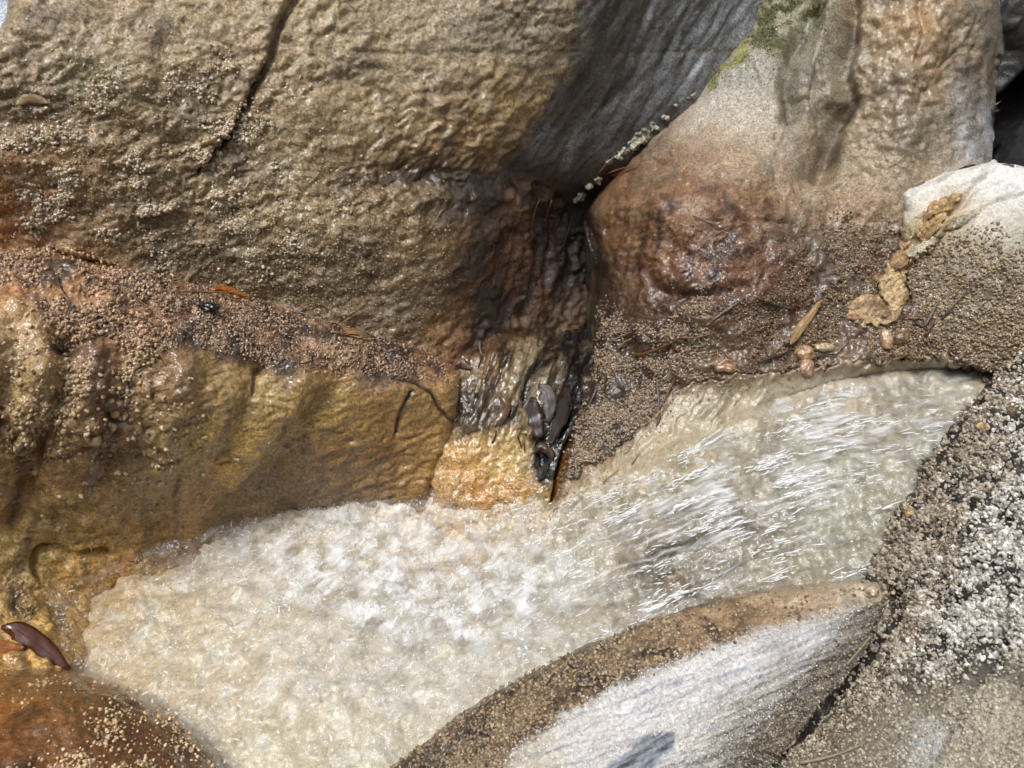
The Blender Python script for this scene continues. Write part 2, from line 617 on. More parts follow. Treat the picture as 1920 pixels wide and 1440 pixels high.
def sky_block_ring():
    """unseen wall ring added to block the low sky, so light comes from overhead"""
    n, m = 160, 40
    a = np.linspace(0, 2 * math.pi, n, endpoint=False)
    v = np.linspace(0, 1, m)
    A, V = np.meshgrid(a, v)
    P0 = np.stack([np.cos(A).ravel(), np.sin(A).ravel(), V.ravel() * 2.0], 1)
    r = 2.1 + 0.35 * fbm(P0 * 1.4, 4) + 0.25 * V.ravel()
    top = 2.3 + 0.5 * fbm(P0 * np.array([1.5, 1.5, 0]) + 3, 2)
    P = np.stack([r * P0[:, 0], 0.1 + r * P0[:, 1], -0.55 + V.ravel() * (top + 0.55)], 1)
    i = np.arange(n * m).reshape(m, n)
    j = np.roll(i, -1, 1)
    F = np.stack([i[:-1].ravel(), i[1:].ravel(), j[1:].ravel(), j[:-1].ravel()], 1)
    me = new_mesh('sky_block_wall', P, F)
    c = mix(np.tile([112., 98., 80.], (len(P), 1)), (62, 54, 44), smooth(-0.4, 0.6, fbm(P * 2.2, 4)))
    set_col(me, lin(c), np.zeros(len(P)))
    link('sky_block_wall', me, M_GREY, kind='structure')  # out of view, added to keep low sky light off the scene


ground()
sky_block_ring()

# --- water surface depth (pool lies at z = 0, the chute climbs to the right)
zp = zdep
WATER_CTRL = [(x, y, zp(x, y, 0.0)) for x, y in
              ((-60, 1100), (-60, 1440), (150, 1080), (300, 1000), (450, 1200), (200, 1300), (500, 960), (700, 935), (850, 950), (620, 1100),
               (750, 1250), (450, 1440), (700, 1560), (300, 1560), (900, 1150), (980, 1010), (1000, 1250), (1150, 1180), (950, 1440), (-60, 1600), (1000, 1600))]
WATER_CTRL += [(1040, 965, zp(1040, 965, 0.012)), (1100, 1060, zp(1100, 1060, 0.006)), (1230, 1150, zp(1230, 1150, 0.004)),
               (1160, 935, zp(1160, 935, 0.042)), (1230, 1010, zp(1230, 1010, 0.046)), (1330, 880, zp(1330, 880, 0.070)),
               (1400, 960, zp(1400, 960, 0.066)), (1380, 1080, zp(1380, 1080, 0.040)), (1550, 1060, zp(1550, 1060, 0.050)),
               (1500, 780, zp(1500, 780, 0.092)), (1600, 880, zp(1600, 880, 0.092)), (1640, 1000, zp(1640, 1000, 0.07)),
               (1700, 710, zp(1700, 710, 0.112)), (1800, 780, zp(1800, 780, 0.112)), (1880, 690, zp(1880, 690, 0.124)), (2000, 700, zp(2000, 700, 0.13)),
               (1300, 1250, zp(1300, 1250, 0.0)), (1700, 1100, zp(1700, 1100, 0.06)), (1900, 900, zp(1900, 900, 0.11))]
WTPS = TPS(WATER_CTRL, 1e-4)
BANK = [(200, 990), (500, 940), (800, 915), (960, 960), (1025, 975), (1040, 948), (1080, 930), (1140, 905), (1190, 885), (1260, 860), (1300, 845), (1340, 815), (1400, 780), (1470, 745), (1560, 715), (1640, 700), (1720, 690), (1840, 690), (2000, 690)]
GRANLINE = [(900, 900), (1034, 940), (1056, 908), (1090, 884), (1130, 860), (1180, 822), (1215, 790), (1240, 756), (1262, 725), (1300, 712), (1340, 712), (1390, 700), (1440, 694), (1500, 688), (1600, 676), (1700, 668), (1780, 672), (1850, 684), (2000, 690)]
RIGHT_CTRL = [(1450, 0, 1.14), (1600, 0, 1.08), (1750, 0, 1.035), (1850, 0, 1.06), (1868, 150, 1.08), (1860, 290, 1.08), (1700, 150, 1.025), (1560, 250, 1.085), (1530, 100, 1.10), (1450, 150, 1.095), (1350, 210, 1.12), (1420, 280, 1.055),
              (1700, 300, 1.03), (1560, 340, 1.055), (1200, 310, 1.13), (1230, 380, 1.04), (1320, 400, 1.005), (1400, 430, 1.005), (1120, 400, 1.14), (1150, 480, 1.10), (1140, 600, 1.08), (1180, 560, 1.06), (1300, 560, 1.0), (1450, 560, .995), (1600, 450, 1.03),
              (1650, 560, 1.01), (1800, 600, .99), (1900, 650, .985), (1200, 720, 1.03), (1120, 790, 1.025), (1050, 900, 1.005), (1130, 880, .998), (1240, 800, 1.005), (1300, 720, 1.005), (1500, 690, .995), (1700, 670, .985), (1900, 480, 1.05), (1950, 720, .97), (1300, 850, .985), (1500, 760, .97),
              (1300, 280, 1.08), (1600, -200, 1.12)]
RTPS = TPS(RIGHT_CTRL)


def granline(X, Y):                                     # > 0 on the stream side
    z = np.zeros_like(X)
    w1 = noise(np.stack([X / 34, Y / 34, z + 2], 1).reshape(-1, 3)) + 0.5 * noise(np.stack([X / 13, Y / 13, z + 6], 1).reshape(-1, 3))
    d, t, sd, _, _ = pdist(X, Y + 16 * w1, GRANLINE)
    return d * np.where(sd > 0, 1, -1)


def right_depth(X, Y):
    g = granline(X, Y)
    return RTPS(X, Y) + 0.05 * smooth(0, 18, g) * (X > 1000)


def chute_mask(X, Y):
    return smooth(960, 1330, X + 0.25 * (Y - 1000)) * (1 - smooth(1150, 1260, Y - 0.05 * (X - 1100)))


def bed_depth(X, Y):
    d = WTPS(X, Y)
    below, t, sd, _, _ = pdist(X, Y, BANK)
    s = below * np.where(sd > 0, 1, -1)                 # > 0 towards the water
    g = granline(X, Y)
    ch = chute_mask(X, Y)
    deep = 0.024 * (1 - ch) + 0.008 * ch
    wet = d + deep * smooth(-6, 120, s) / 0.75
    on = smooth(1000, 1045, X)
    k = np.clip(-s, 0, None) / (np.clip(-s, 0, None) + np.clip(g, 0, None) + 1e-6)
    k = k ** 0.75
    dry = wet * (1 - k) + (RTPS(X, Y) - 0.002) * k + 0.06 * smooth(-4, 14, -g)
    return wet * (1 - on * (s < 0)) + dry * on * (s < 0)


def flow(X, Y):
    """flow-aligned coordinates (along, across) for the chute, in pixels of arc"""
    cx, cy = 2188.0, 3410.0                              # streamlines curve around this far point
    r = np.hypot(X - cx, Y - cy)
    a = np.arctan2(Y - cy, X - cx)
    return a * 2600.0, r


def bed_relief(P, N, X, Y):
    ch = chute_mask(X, Y)
    below, t, sd, _, _ = pdist(X, Y, BANK)
    bank = smooth(20, -20, below * np.where(sd > 0, 1, -1)) * smooth(1000, 1040, X)
    lump = 1 - np.clip(worley(P * 42 + 0.4 * fbm(P * 30, 2)[:, None])[0], 0, 1)
    h = (1 - ch) * (1 - bank) * (7 * lump - 4 + 6 * fbm(P * 22, 3) + 2.5 * (billow(P * 60) - .3))
    h += ch * (1 - bank) * (7 * fbm(P * 24, 3) + 3.5 * fbm(P * 70, 2))
    # small flow ridges running down the bank
    a = np.where(X < 1180, 96, 122)
    rx, ry = X + 5 * fbm(P * 90, 2), Y + 5 * fbm(P * 90 + 9, 2)
    r1 = np.abs(noise(ani(rx, ry, 98, 70, 10, 1.3)))
    r2 = np.abs(noise(ani(rx, ry, 128, 60, 10, 4.1)))
    k = smooth(1120, 1260, X)
    h += bank * (9 * ((1 - k) * r1 + k * r2) * (1 - 0.6 * smooth(1320, 1450, X)) + 5.0 * fbm(P * 16, 2) + 1.2 * fbm(P * 80, 3))
    h += bank * 14 * S(X, Y, [(1390, 745), (1350, 800), (1330, 830)], 22) * -0.6
    return h * mm


def bed_colour(P, N, X, Y, h):
    xs, ys = wx(P, X, Y, 25, 16)
    c = CF(xs, ys, [(200, 1110, 222, 190, 140), (130, 1150, 224, 184, 126), (300, 1200, 224, 204, 170), (200, 1300, 222, 200, 160), (450, 1050, 226, 212, 190), (600, 1250, 224, 210, 186),
                    (500, 1400, 228, 212, 180), (750, 1000, 224, 210, 188), (800, 1250, 222, 212, 192), (900, 960, 214, 180, 135), (1000, 1100, 210, 202, 184),
                    (1100, 920, 196, 182, 150), (1250, 850, 202, 188, 156), (1400, 780, 216, 206, 176), (1600, 720, 220, 212, 192), (1500, 850, 216, 210, 190),
                    (1600, 950, 206, 200, 174), (1400, 1000, 196, 186, 162), (1260, 1060, 172, 156, 130), (1500, 1060, 206, 198, 168), (1750, 760, 216, 210, 190), (700, 1420, 220, 208, 180)])
    c = c * np.array([1.0, 0.99, 0.985])
    c = c * (1 - 0.2 * chute_mask(X, Y))[:, None] * (1 + chute_mask(X, Y)[:, None] * np.array([0.02, 0.0, -0.03]))
    c = c * (1 + (1 - chute_mask(X, Y))[:, None] * np.array([0.045, 0.04, 0.03]))
    c = mix(c, (222, 192, 152), 0.25 * np.clip(fbm(P * 12 + 5, 3), 0, 1))
    c = mix(c, (170, 148, 116), 0.12 * smooth(0.1, 0.7, fbm(P * 48 + 15, 3)) * (1 - chute_mask(X, Y)))
    c = mix(c, (238, 232, 218), 0.6 * smooth(0.1, 0.6, fbm(P * 40 + 25, 3)) * (1 - chute_mask(X, Y)))
    s_, r_ = flow(X, Y)
    c = mix(c, (112, 101, 86), 0.95 * np.clip(1.2 * G(X, Y, 1260, 1050, 190, 80, -15) + 0.9 * G(X, Y, 1120, 1000, 130, 60, -15) + 0.35, 0, 1) * smooth(0.0, 0.8, noise(np.stack([s_ / 90, r_ / 26, 0 * s_], 1)) + 0.5 * fbm(P * 30, 2)) * chute_mask(X, Y))  # grey flow streaks, plus the trough's shadow painted into the bed colour
    c = mix(c, (150, 132, 105), 0.6 * smooth(0.15, 0.6, fbm(P * 22 + 50, 3)) * chute_mask(X, Y) * 0.8)
    gl_ = granline(X, Y)
    c = mix(c, (132, 108, 78), 0.75 * smooth(34, 2, gl_) * (X > 1020) * (Y < 960))
    return c, np.full(len(X), 0.75)


BED = rock('stream_bed', None, None,
           [(-330, 1050), (120, 930), (500, 900), (850, 880), (1020, 900), (1040, 860), (1230, 760), (1290, 690), (1500, 650), (1700, 630), (1960, 640),
            (1960, 900), (1760, 1150), (1500, 1250), (1200, 1380), (1000, 1720), (-330, 1720)],
           None, bed_relief, bed_colour, M_BED, step=3.6, depth_fn=bed_depth, kind='structure', thick=0.2, shrink=0.95)


def water_relief(P, N, X, Y):
    ch = chute_mask(X, Y)
    s, r = flow(X, Y)
    z = np.zeros_like(s)
    st = lambda ls, lr, k: noise(np.stack([s / ls + 1.5 * noise(np.stack([X / 90, Y / 90, z + k], 1)), r / lr, z + k], 1))
    hc = 4.2 * st(120, 36, 1.0) + 2.2 * st(70, 16, 5.0) + 1.2 * fbm(P * 40 + 5, 2)
    hp = 3.2 * fbm(P * 34, 3) + 5.5 * (0.5 - np.abs(noise(P * 62 + 0.8 * fbm(P * 40, 2)[:, None]))) + 2.8 * fbm(P * 125, 2)
    hc = hc - 9 * G(X, Y, 1250, 1055, 150, 46, -22) + 6 * G(X, Y, 1300, 975, 170, 40, -20) - 5 * G(X, Y, 1090, 1010, 90, 30, -18)
    mx = smooth(0.1, 0.8, ch)
    plunge = G(X, Y, 850, 1080, 300, 110, -18)
    h = mx * hc + (1 - mx) * hp * (1 + 0.7 * plunge)
    return h * mm


def water_foam(P, X, Y, h):
    ch = chute_mask(X, Y)
    s, r = flow(X, Y)
    z = np.zeros_like(s)
    wig = 1.6 * noise(np.stack([X / 150, Y / 150, z + 3], 1))
    r = r + 14 * noise(np.stack([X / 160, Y / 160, z + 12], 1)) + 7 * noise(np.stack([X / 55, Y / 38, z + 22], 1))
    patch = smooth(-0.5, 0.5, fbm(P * 17 + 60, 3))
    n1 = 0.6 * noise(np.stack([s / 200 + wig, r / 20, z + 2], 1)) + 0.8 * noise(np.stack([s / 100 + wig, r / 7, z + 7], 1)) + 0.8 * noise(np.stack([s / 50 + wig, r / 4, z + 17], 1))
    streak = smooth(-0.5, 1.1, n1 + 0.6 * fbm(P * 12, 2))
    region = np.clip(G(X, Y, 1200, 960, 230, 80, -20) * 1.1 + 1.1 * G(X, Y, 1000, 1030, 200, 70, -18) + 0.95 * G(X, Y, 1430, 880, 260, 90, -16) + 0.7 * G(X, Y, 1650, 780, 260, 90, -14)
                     + 0.9 * G(X, Y, 1330, 1110, 140, 36, -24) + 0.35, 0, 1.1) * smooth(0.05, 0.4, ch)
    f = 0.85 * streak * region * (0.2 + 0.8 * patch)
    pl = np.clip(1.5 * G(X, Y, 730, 1085, 230, 70, 8) + 1.0 * G(X, Y, 900, 1110, 220, 90, -10) + 0.45 * G(X, Y, 620, 990, 300, 60, -6) + 0.2 * G(X, Y, 700, 1250, 320, 140) + 0.1, 0, 1.2)
    b = smooth(-0.8, 1.3, fbm(P * 44 + 3, 4) + 0.5 * n1)
    f = np.maximum(f, 0.85 * pl * b * (1 - 0.6 * ch))
    return np.clip(f, 0, 0.92)


def water_colour(P, N, X, Y, h):
    return np.full((len(X), 3), 200.0), np.ones(len(X))


WATER = rock('stream_water', None, None,
             [(-320, 1060), (120, 950), (500, 910), (850, 890), (1010, 930), (1034, 946), (1080, 924), (1140, 899), (1190, 879), (1260, 854), (1300, 838), (1340, 808), (1400, 772), (1470, 736), (1560, 706), (1640, 690), (1720, 680), (1840, 680), (1950, 670),
              (1950, 900), (1740, 1130), (1480, 1230), (1200, 1350), (990, 1710), (-320, 1710)],
             None, water_relief, water_colour, M_WATER, step=2.9, depth_fn=WTPS, kind='structure', back=False)
fo = WATER['o'].data.attributes.new('Foam', 'FLOAT', 'POINT')
fo.data.foreach_set('value', water_foam(WATER['P'].astype(np.float32), WATER['X'], WATER['Y'], WATER['h']).astype(np.float32))
wX, wY = WATER['X'], WATER['Y']
edge = S(wX, wY, [(230, 1050), (300, 1015), (450, 980), (560, 950), (700, 940), (800, 932), (900, 960), (1010, 970)], 20) + 0.5 * S(wX, wY, [(90, 1100), (120, 1190), (140, 1240)], 14) + 0.6 * G(wX, wY, 740, 1085, 240, 80, 8) + 0.08
bub = nodules(WATER, edge * (wY > 900), 2600, (0.0006, 0.0016), None, name='foam_bubbles', thin=0.6, wet=1.0, sink=0.3, lumpy=0.05)
bub.data.materials.clear()
bub.data.materials.append(M_WATER)
fb = bub.data.attributes.new('Foam', 'FLOAT', 'POINT')
fb.data.foreach_set('value', np.full(len(bub.data.vertices), 0.3, np.float32))

M_GLINT = plain_mat('glint_white', (250, 251, 255), 0.15, 0.03)  # plain white for slivers that stand in for glints on the water


def flecks(R, dens, n, rad, ln, name, along):
    """short white slivers on the water, standing in for glints and foam"""
    w = np.clip(dens, 0, None)
    k = rng.choice(len(w), size=n, p=w / w.sum())
    r = np.exp(rng.uniform(math.log(rad[0]), math.log(rad[1]), n))
    x, y, P, N = R['X'][k], R['Y'][k], R['P'][k], R['N'][k]
    cx, cy = 2188.0, 3410.0
    tx, ty = -(y - cy), (x - cx)
    q = np.hypot(tx, ty); tx, ty = tx / q, ty / q
    a = rng.normal(0, 0.14, n) if along else rng.uniform(0, 2 * math.pi, n)
    dx, dy = tx * np.cos(a) - ty * np.sin(a), tx * np.sin(a) + ty * np.cos(a)
    T = unproj(x + dx * 4, y + dy * 4, WTPS(x + dx * 4, y + dy * 4)) - unproj(x, y, WTPS(x, y))
    T -= N * (T * N).sum(1)[:, None]
    T /= np.linalg.norm(T, axis=1)[:, None]
    B = np.cross(N, T)
    s = np.exp(rng.uniform(math.log(ln[0]), math.log(ln[1]), n))
    jv = 1 + rng.normal(0, 0.25, (n, len(DV), 1))
    bend = rng.normal(0, 0.25 if along else 0.6, n)
    u = DV[None, :, 0] * jv[:, :, 0] * s[:, None]
    v = DV[None, :, 1] * jv[:, :, 0] + bend[:, None] * (DV[None, :, 0] ** 2) * np.sqrt(s)[:, None]
    V = P[:, None] + r[:, None, None] * (u[:, :, None] * T[:, None] + v[:, :, None] * B[:, None] + 0.55 * DV[None, :, 2:3] * N[:, None])
    F = DF[None] + (np.arange(n) * len(DV))[:, None, None]
    me = new_mesh(name, V.reshape(-1, 3) - R['loc'], None, F.reshape(-1, 3))
    return link(name, me, M_GLINT, R['o'], kind='stuff')


wf = WATER['P'].astype(np.float32)
cm = chute_mask(wX, wY)
sp, rp = flow(wX, wY)
band = smooth(-0.1, 0.8, noise(np.stack([sp / 150, rp / 22, 0 * sp], 1)) + 0.6 * fbm(wf * 16 + 9, 2))
d_ch = cm * band * (G(wX, wY, 1200, 960, 260, 90, -20) + G(wX, wY, 1020, 1030, 200, 70, -18) + 0.28 * G(wX, wY, 1450, 880, 240, 80, -16) + 0.7 * G(wX, wY, 1330, 1110, 130, 34, -24) + 0.08)
flecks(WATER, d_ch, 1500, (0.00025, 0.0007), (4, 18), 'glint_streaks', True)
d_pl = (1 - smooth(0.3, 0.8, cm)) * (0.25 + smooth(-0.2, 0.6, fbm(wf * 20 + 19, 3))) * (G(wX, wY, 800, 1080, 300, 110, 4) + 0.3 * G(wX, wY, 500, 1100, 380, 200) + 0.2 * G(wX, wY, 700, 1300, 400, 160) + 0.7 * edge) * (0.1 + smooth(0.0, 0.5, fbm(wf * 45 + 3, 2)))
flecks(WATER, d_pl, 1900, (0.0003, 0.0009), (1.2, 6.0), 'glint_flecks', False)
nodules(BED, smooth(46, 2, granline(BED['X'], BED['Y'])) * (granline(BED['X'], BED['Y']) > -6) * (BED['X'] > 1030) * (BED['X'] < 1500), 700, (0.0007, 0.0015), ((110, 84, 60), (190, 164, 132)), thin=1.0, wet=0.8)

# ================================================================== large boulder, upper left
CRACK = [(575, -60), (548, 0), (522, 50), (505, 110), (478, 165), (448, 225), (415, 275), (380, 315), (340, 352)]
GREYP = [(1100, -260), (1092, 0), (1085, 70), (1075, 110), (1040, 170), (1000, 225), (985, 262), (958, 312), (985, 345), (1040, 360), (1100, 420), (1300, 420), (1560, -60), (1560, -260)]


def big_relief(P, N, X, Y):
    xs, ys = wx(P, X, Y, 16, 40)
    g = PL(xs, ys, GREYP, 12)
    c = 1 - g
    Q = P * np.array([1, 1, 1.45], np.float32)
    h = 7 * fbm(P * 7, 3)
    low = smooth(200, 480, Y)
    h += c * (4.5 * fbm(Q * 34, 3) + (1.0 + 6.5 * smooth(-0.7, 0.7, fbm(P * 8 + 40, 2))) * (billow(Q * 50 + 0.45 * fbm(P * 40, 2)[:, None]) - 0.4) + (0.9 + 0.8 * low) * fbm(P * 170, 3) + 1.8)
    a = ani(X, Y, 120, 70, 16, 2.0)
    h += g * (2.6 * fbm(a, 3) + 1.3 * fbm(P * 110, 3))
    h -= c * 2.2 * smooth(0.32, 0.1, worley(P * 75)[0]) * smooth(-0.1, 0.5, fbm(P * 12 + 70, 2))
    d, t, sd, _, _ = pdist(X + 4 * fbm(P * 60, 2), Y, CRACK)
    wd = 6.5 * (1 - t) + 2.5
    fade = 1 - smooth(0.8, 1.0, t)
    h -= 17 * np.exp(-(d / wd) ** 2) * fade
    h += np.where(sd > 0, 1, -1) * 4.5 * np.exp(-(d / 60)) * fade * (1 - np.exp(-(d / 4) ** 2))
    h -= 8 * S(X, Y, [(620, 338), (760, 318), (880, 322), (960, 315)], 30)
    h += 7 * G(X, Y, 740, 430, 200, 60)
    h -= 5 * S(X, Y, [(-50, 215), (60, 225), (200, 240), (330, 262)], 30)
    h += 5 * G(X, Y, 60, 300, 160, 45)
    h -= 1.4 * S(X, ys * 0.3 + Y * 0.7, [(640, 97), (1000, 98), (1430, 97)], 3.5)
    # sheets of rock running down the stained hollow
    st = smooth(820, 1000, X) * smooth(380, 450, Y)
    h += st * (3.5 * fbm(ani(X, Y, 112, 120, 26, 6.0), 3))
    h -= 7 * S(X, Y, [(1005, 350), (1010, 470), (990, 560), (975, 600)], 7)
    h -= 7 * S(X, Y, [(1045, 370), (1030, 480), (1020, 570)], 6)
    h -= 4 * S(X, Y, [(1235, -10), (1180, 90), (1130, 200)], 6)
    h -= 3 * S(X, Y, [(1400, 0), (1330, 90), (1260, 180), (1180, 270)], 5)
    return h * mm


def big_colour(P, N, X, Y, h):
    xs, ys = wx(P, X, Y, 22, 26)
    c = CF(xs, ys, [(100, 60, 182, 166, 138), (300, 80, 182, 164, 132), (480, 60, 184, 166, 134), (150, 150, 168, 152, 118), (60, 200, 140, 122, 96), (350, 180, 172, 152, 112),
                    (650, 60, 178, 164, 130), (850, 60, 170, 160, 136), (1000, 60, 160, 150, 130), (700, 200, 176, 156, 114), (900, 200, 176, 154, 110), (960, 230, 176, 150, 100),
                    (60, 300, 168, 130, 88), (60, 400, 186, 132, 84), (20, 440, 178, 120, 70), (200, 380, 160, 138, 100), (400, 350, 160, 140, 102), (400, 480, 148, 130, 100), (600, 380, 160, 140, 100), (600, 520, 144, 126, 98),
                    (760, 330, 140, 116, 78), (780, 470, 160, 138, 96), (700, 580, 138, 120, 92), (880, 300, 150, 118, 72), (850, 620, 150, 110, 64), (920, 500, 128, 88, 50), (1000, 450, 138, 110, 84), (1000, 560, 130, 98, 66), (1060, 480, 70, 52, 38)])
    c = c * np.array([1.08, 1.035, 0.985])
    c = mix(c, (138, 148, 100), 0.45 * G(xs, ys, 155, 150, 60, 40))
    c = mix(c, (186, 158, 108), 0.25 * smooth(0.1, 0.8, fbm(P * 9 + 2, 3)))
    c = mix(c, (206, 190, 160), 0.5 * smooth(0.1, 0.7, fbm(P * 45 + 6, 4)))
    c = mix(c, (120, 104, 84), 0.45 * smooth(0.05, 0.7, fbm(P * 16 + 12, 4)))
    # wet dark staining running down the hollow
    st = fbm(ani(X, Y, 118, 90, 18, 3.0), 4)
    hollow = np.clip(G(xs, ys, 960, 400, 120, 90, -40) + G(xs, ys, 930, 560, 80, 130, 20) + G(xs, ys, 1060, 430, 60, 120, 10), 0, 1)
    c = mix(c, (84, 48, 26), 0.9 * hollow * smooth(-0.7, 0.3, st))
    c = mix(c, (84, 58, 36), 0.7 * S(xs, ys, [(640, 335), (760, 322), (900, 318)], 24) * smooth(-0.6, 0.3, fbm(P * 30, 3)))  # dark band along the crease: its shading painted into the colour
    c = mix(c, (34, 24, 20), 0.95 * np.clip(1.3 * G(xs, ys, 905, 595, 34, 62, 12) + 0.9 * G(xs, ys, 880, 480, 26, 90, 30) + 0.95 * G(xs, ys, 890, 365, 80, 34, -25) + 0.6 * G(xs, ys, 800, 335, 90, 22, -5) + 0.95 * G(xs, ys, 1070, 440, 42, 130, 8) + 0.7 * S(xs, ys, [(960, 335), (1010, 400), (1000, 500), (960, 580)], 16), 0, 1))  # near-black stains, and the cleft's shade painted into the colour
    c = mix(c, (176, 128, 72), 0.6 * G(xs, ys, 845, 615, 46, 70, 20))
    xg, yg = wx(P, X, Y, 16, 40)
    g = PL(xg + 10 * fbm(P * 90, 2), yg, GREYP, 22)
    gc = CF(xs, ys, [(1150, 60, 96, 96, 96), (1250, 60, 112, 114, 114), (1380, 40, 146, 150, 156), (1300, 110, 140, 144, 152), (1200, 180, 112, 114, 118), (1060, 240, 96, 96, 98), (1100, 320, 104, 106, 110), (1240, 200, 126, 132, 140), (1000, 320, 110, 106, 102)])
    s2 = fbm(ani(X, Y, 122, 130, 20, 8.0), 4)
    gc = mix(gc, (46, 43, 42), 0.85 * smooth(-0.05, 0.6, s2))
    gc = mix(gc, (92, 80, 62), 0.5 * smooth(0.1, 0.7, fbm(ani(X, Y, 122, 160, 34, 18.0), 3)))
    gc = mix(gc, (184, 190, 200), 0.7 * smooth(0.25, 0.9, -s2))
    gc = mix(gc, (72, 64, 48), 0.6 * S(X, Y, [(1190, 0), (1130, 110), (1080, 230)], 30))
    gc = mix(gc, (44, 32, 24), 0.85 * S(xs, ys, [(940, 300), (1000, 330), (1040, 360), (1120, 370), (1200, 300)], 38))
    gc = gc * np.array([0.93, 0.93, 0.93])
    c = c * (1 - g)[:, None] + gc * g[:, None]
    c = mix(c, (120, 92, 62), 0.35 * S(X, ys * 0.3 + Y * 0.7, [(640, 97), (1430, 97)], 4) * smooth(-0.4, 0.3, fbm(P * 20 + 8, 2)))
    wet = 0.7 * (1 - g) * smooth(-50, 330, Y) + 0.34 * (1 - g) * (1 - smooth(-50, 330, Y)) + 0.3 * g
    wet += 0.2 * G(X, Y, 950, 500, 150, 150)
    return c, np.clip(wet, 0, 0.85)


BIG = rock('boulder', 'huge tan mineral-coated boulder with a long diagonal crack and bare grey right flank', 'boulder',
           [(26, -260), (22, -60), (17, 0), (8, 34), (0, 52), (-160, 110), (-400, 190), (-400, 640), (100, 640), (300, 650), (500, 720), (700, 740), (880, 770), (1010, 740), (1140, 760), (1180, 480), (1220, 380), (1370, 250), (1560, 0), (1620, -260)],
           [(0, 480, .832), (0, 640, .86), (150, 475, .85), (300, 525, .885), (500, 590, .945), (700, 640, .985), (850, 690, 1.035), (500, 300, .89), (500, 0, .87), (0, 300, .79), (60, 60, .775), (250, 150, .81), (600, 450, .92),
            (800, 300, .95), (800, 0, .93), (1000, 150, 1.0), (1080, 0, 1.0), (1000, 320, 1.05), (1100, 200, 1.08), (1250, 100, 1.13), (1400, 0, 1.18), (1300, 180, 1.17), (1150, 320, 1.15), (1085, 400, 1.18), (900, 500, 1.02),
            (1000, 500, 1.10), (880, 610, 1.045), (1060, 600, 1.16), (780, 500, .975), (1120, 560, 1.2), (1120, 700, 1.19), (1600, -100, 1.3), (300, -200, .87), (900, -200, .95)],
           big_relief, big_colour, M_ROCK, curl=[([(26, -260), (17, 0), (0, 52), (-160, 110), (-400, 190)], 40, 0.05)], thick=0.35, shrink=0.9)
X, Y = BIG['X'], BIG['Y']
xs, ys = wx(BIG['P'].astype(np.float32), X, Y, 26, 22)
cl = smooth(0.1, 0.75, fbm(BIG['P'].astype(np.float32) * 32 + 3, 3))
d_cl = cl * (G(xs, ys, 200, 340, 170, 100) + 0.9 * G(xs, ys, 420, 420, 120, 90) + 0.6 * G(xs, ys, 330, 220, 150, 80) + 0.5 * G(xs, ys, 60, 330, 90, 80))
nodules(BIG, d_cl, 3800, (0.0010, 0.0021), ((196, 176, 144), (226, 206, 176)), thin=0.8, tiers=1, wet=0.55)
d_fine = (G(xs, ys, 480, 440, 300, 130) + 0.8 * G(xs, ys, 640, 540, 180, 90) + 0.5 * G(xs, ys, 130, 300, 200, 120) + 0.25 * G(xs, ys, 300, 150, 250, 100)) * (X < 840)
nodules(BIG, d_fine, 9000, (0.0006, 0.0014), ((170, 150, 112), (206, 184, 146)), thin=1.0, wet=0.7)

# ================================================================== right boulder with moss and the brown bulge
R_OUT = [(1420, -260), (1432, -40), (1418, 40), (1375, 100), (1310, 180), (1240, 235), (1180, 290), (1120, 350), (1092, 395), (1100, 450), (1128, 520), (1118, 610), (1112, 700), (1075, 780), (1046, 850), (1030, 920), (1034, 962),
         (1120, 940), (1260, 880), (1360, 800), (1500, 740), (1700, 720), (1960, 730), (1990, 480), (1960, 330), (1880, 330), (1858, 300), (1862, 260), (1858, 225), (1866, 190), (1868, 150), (1874, 120), (1877, 80), (1880, 40), (1876, 25), (1868, -40), (1860, -260)]


GRAN_R = [(1120, 560), (1180, 600), (1260, 600), (1330, 560), (1400, 560), (1480, 530), (1500, 430), (1560, 400), (1640, 430), (1700, 420), (1960, 430), (1960, 720), (1700, 690), (1500, 710), (1300, 730), (1270, 750), (1200, 830), (1100, 900), (1040, 930), (1060, 820), (1110, 720)]


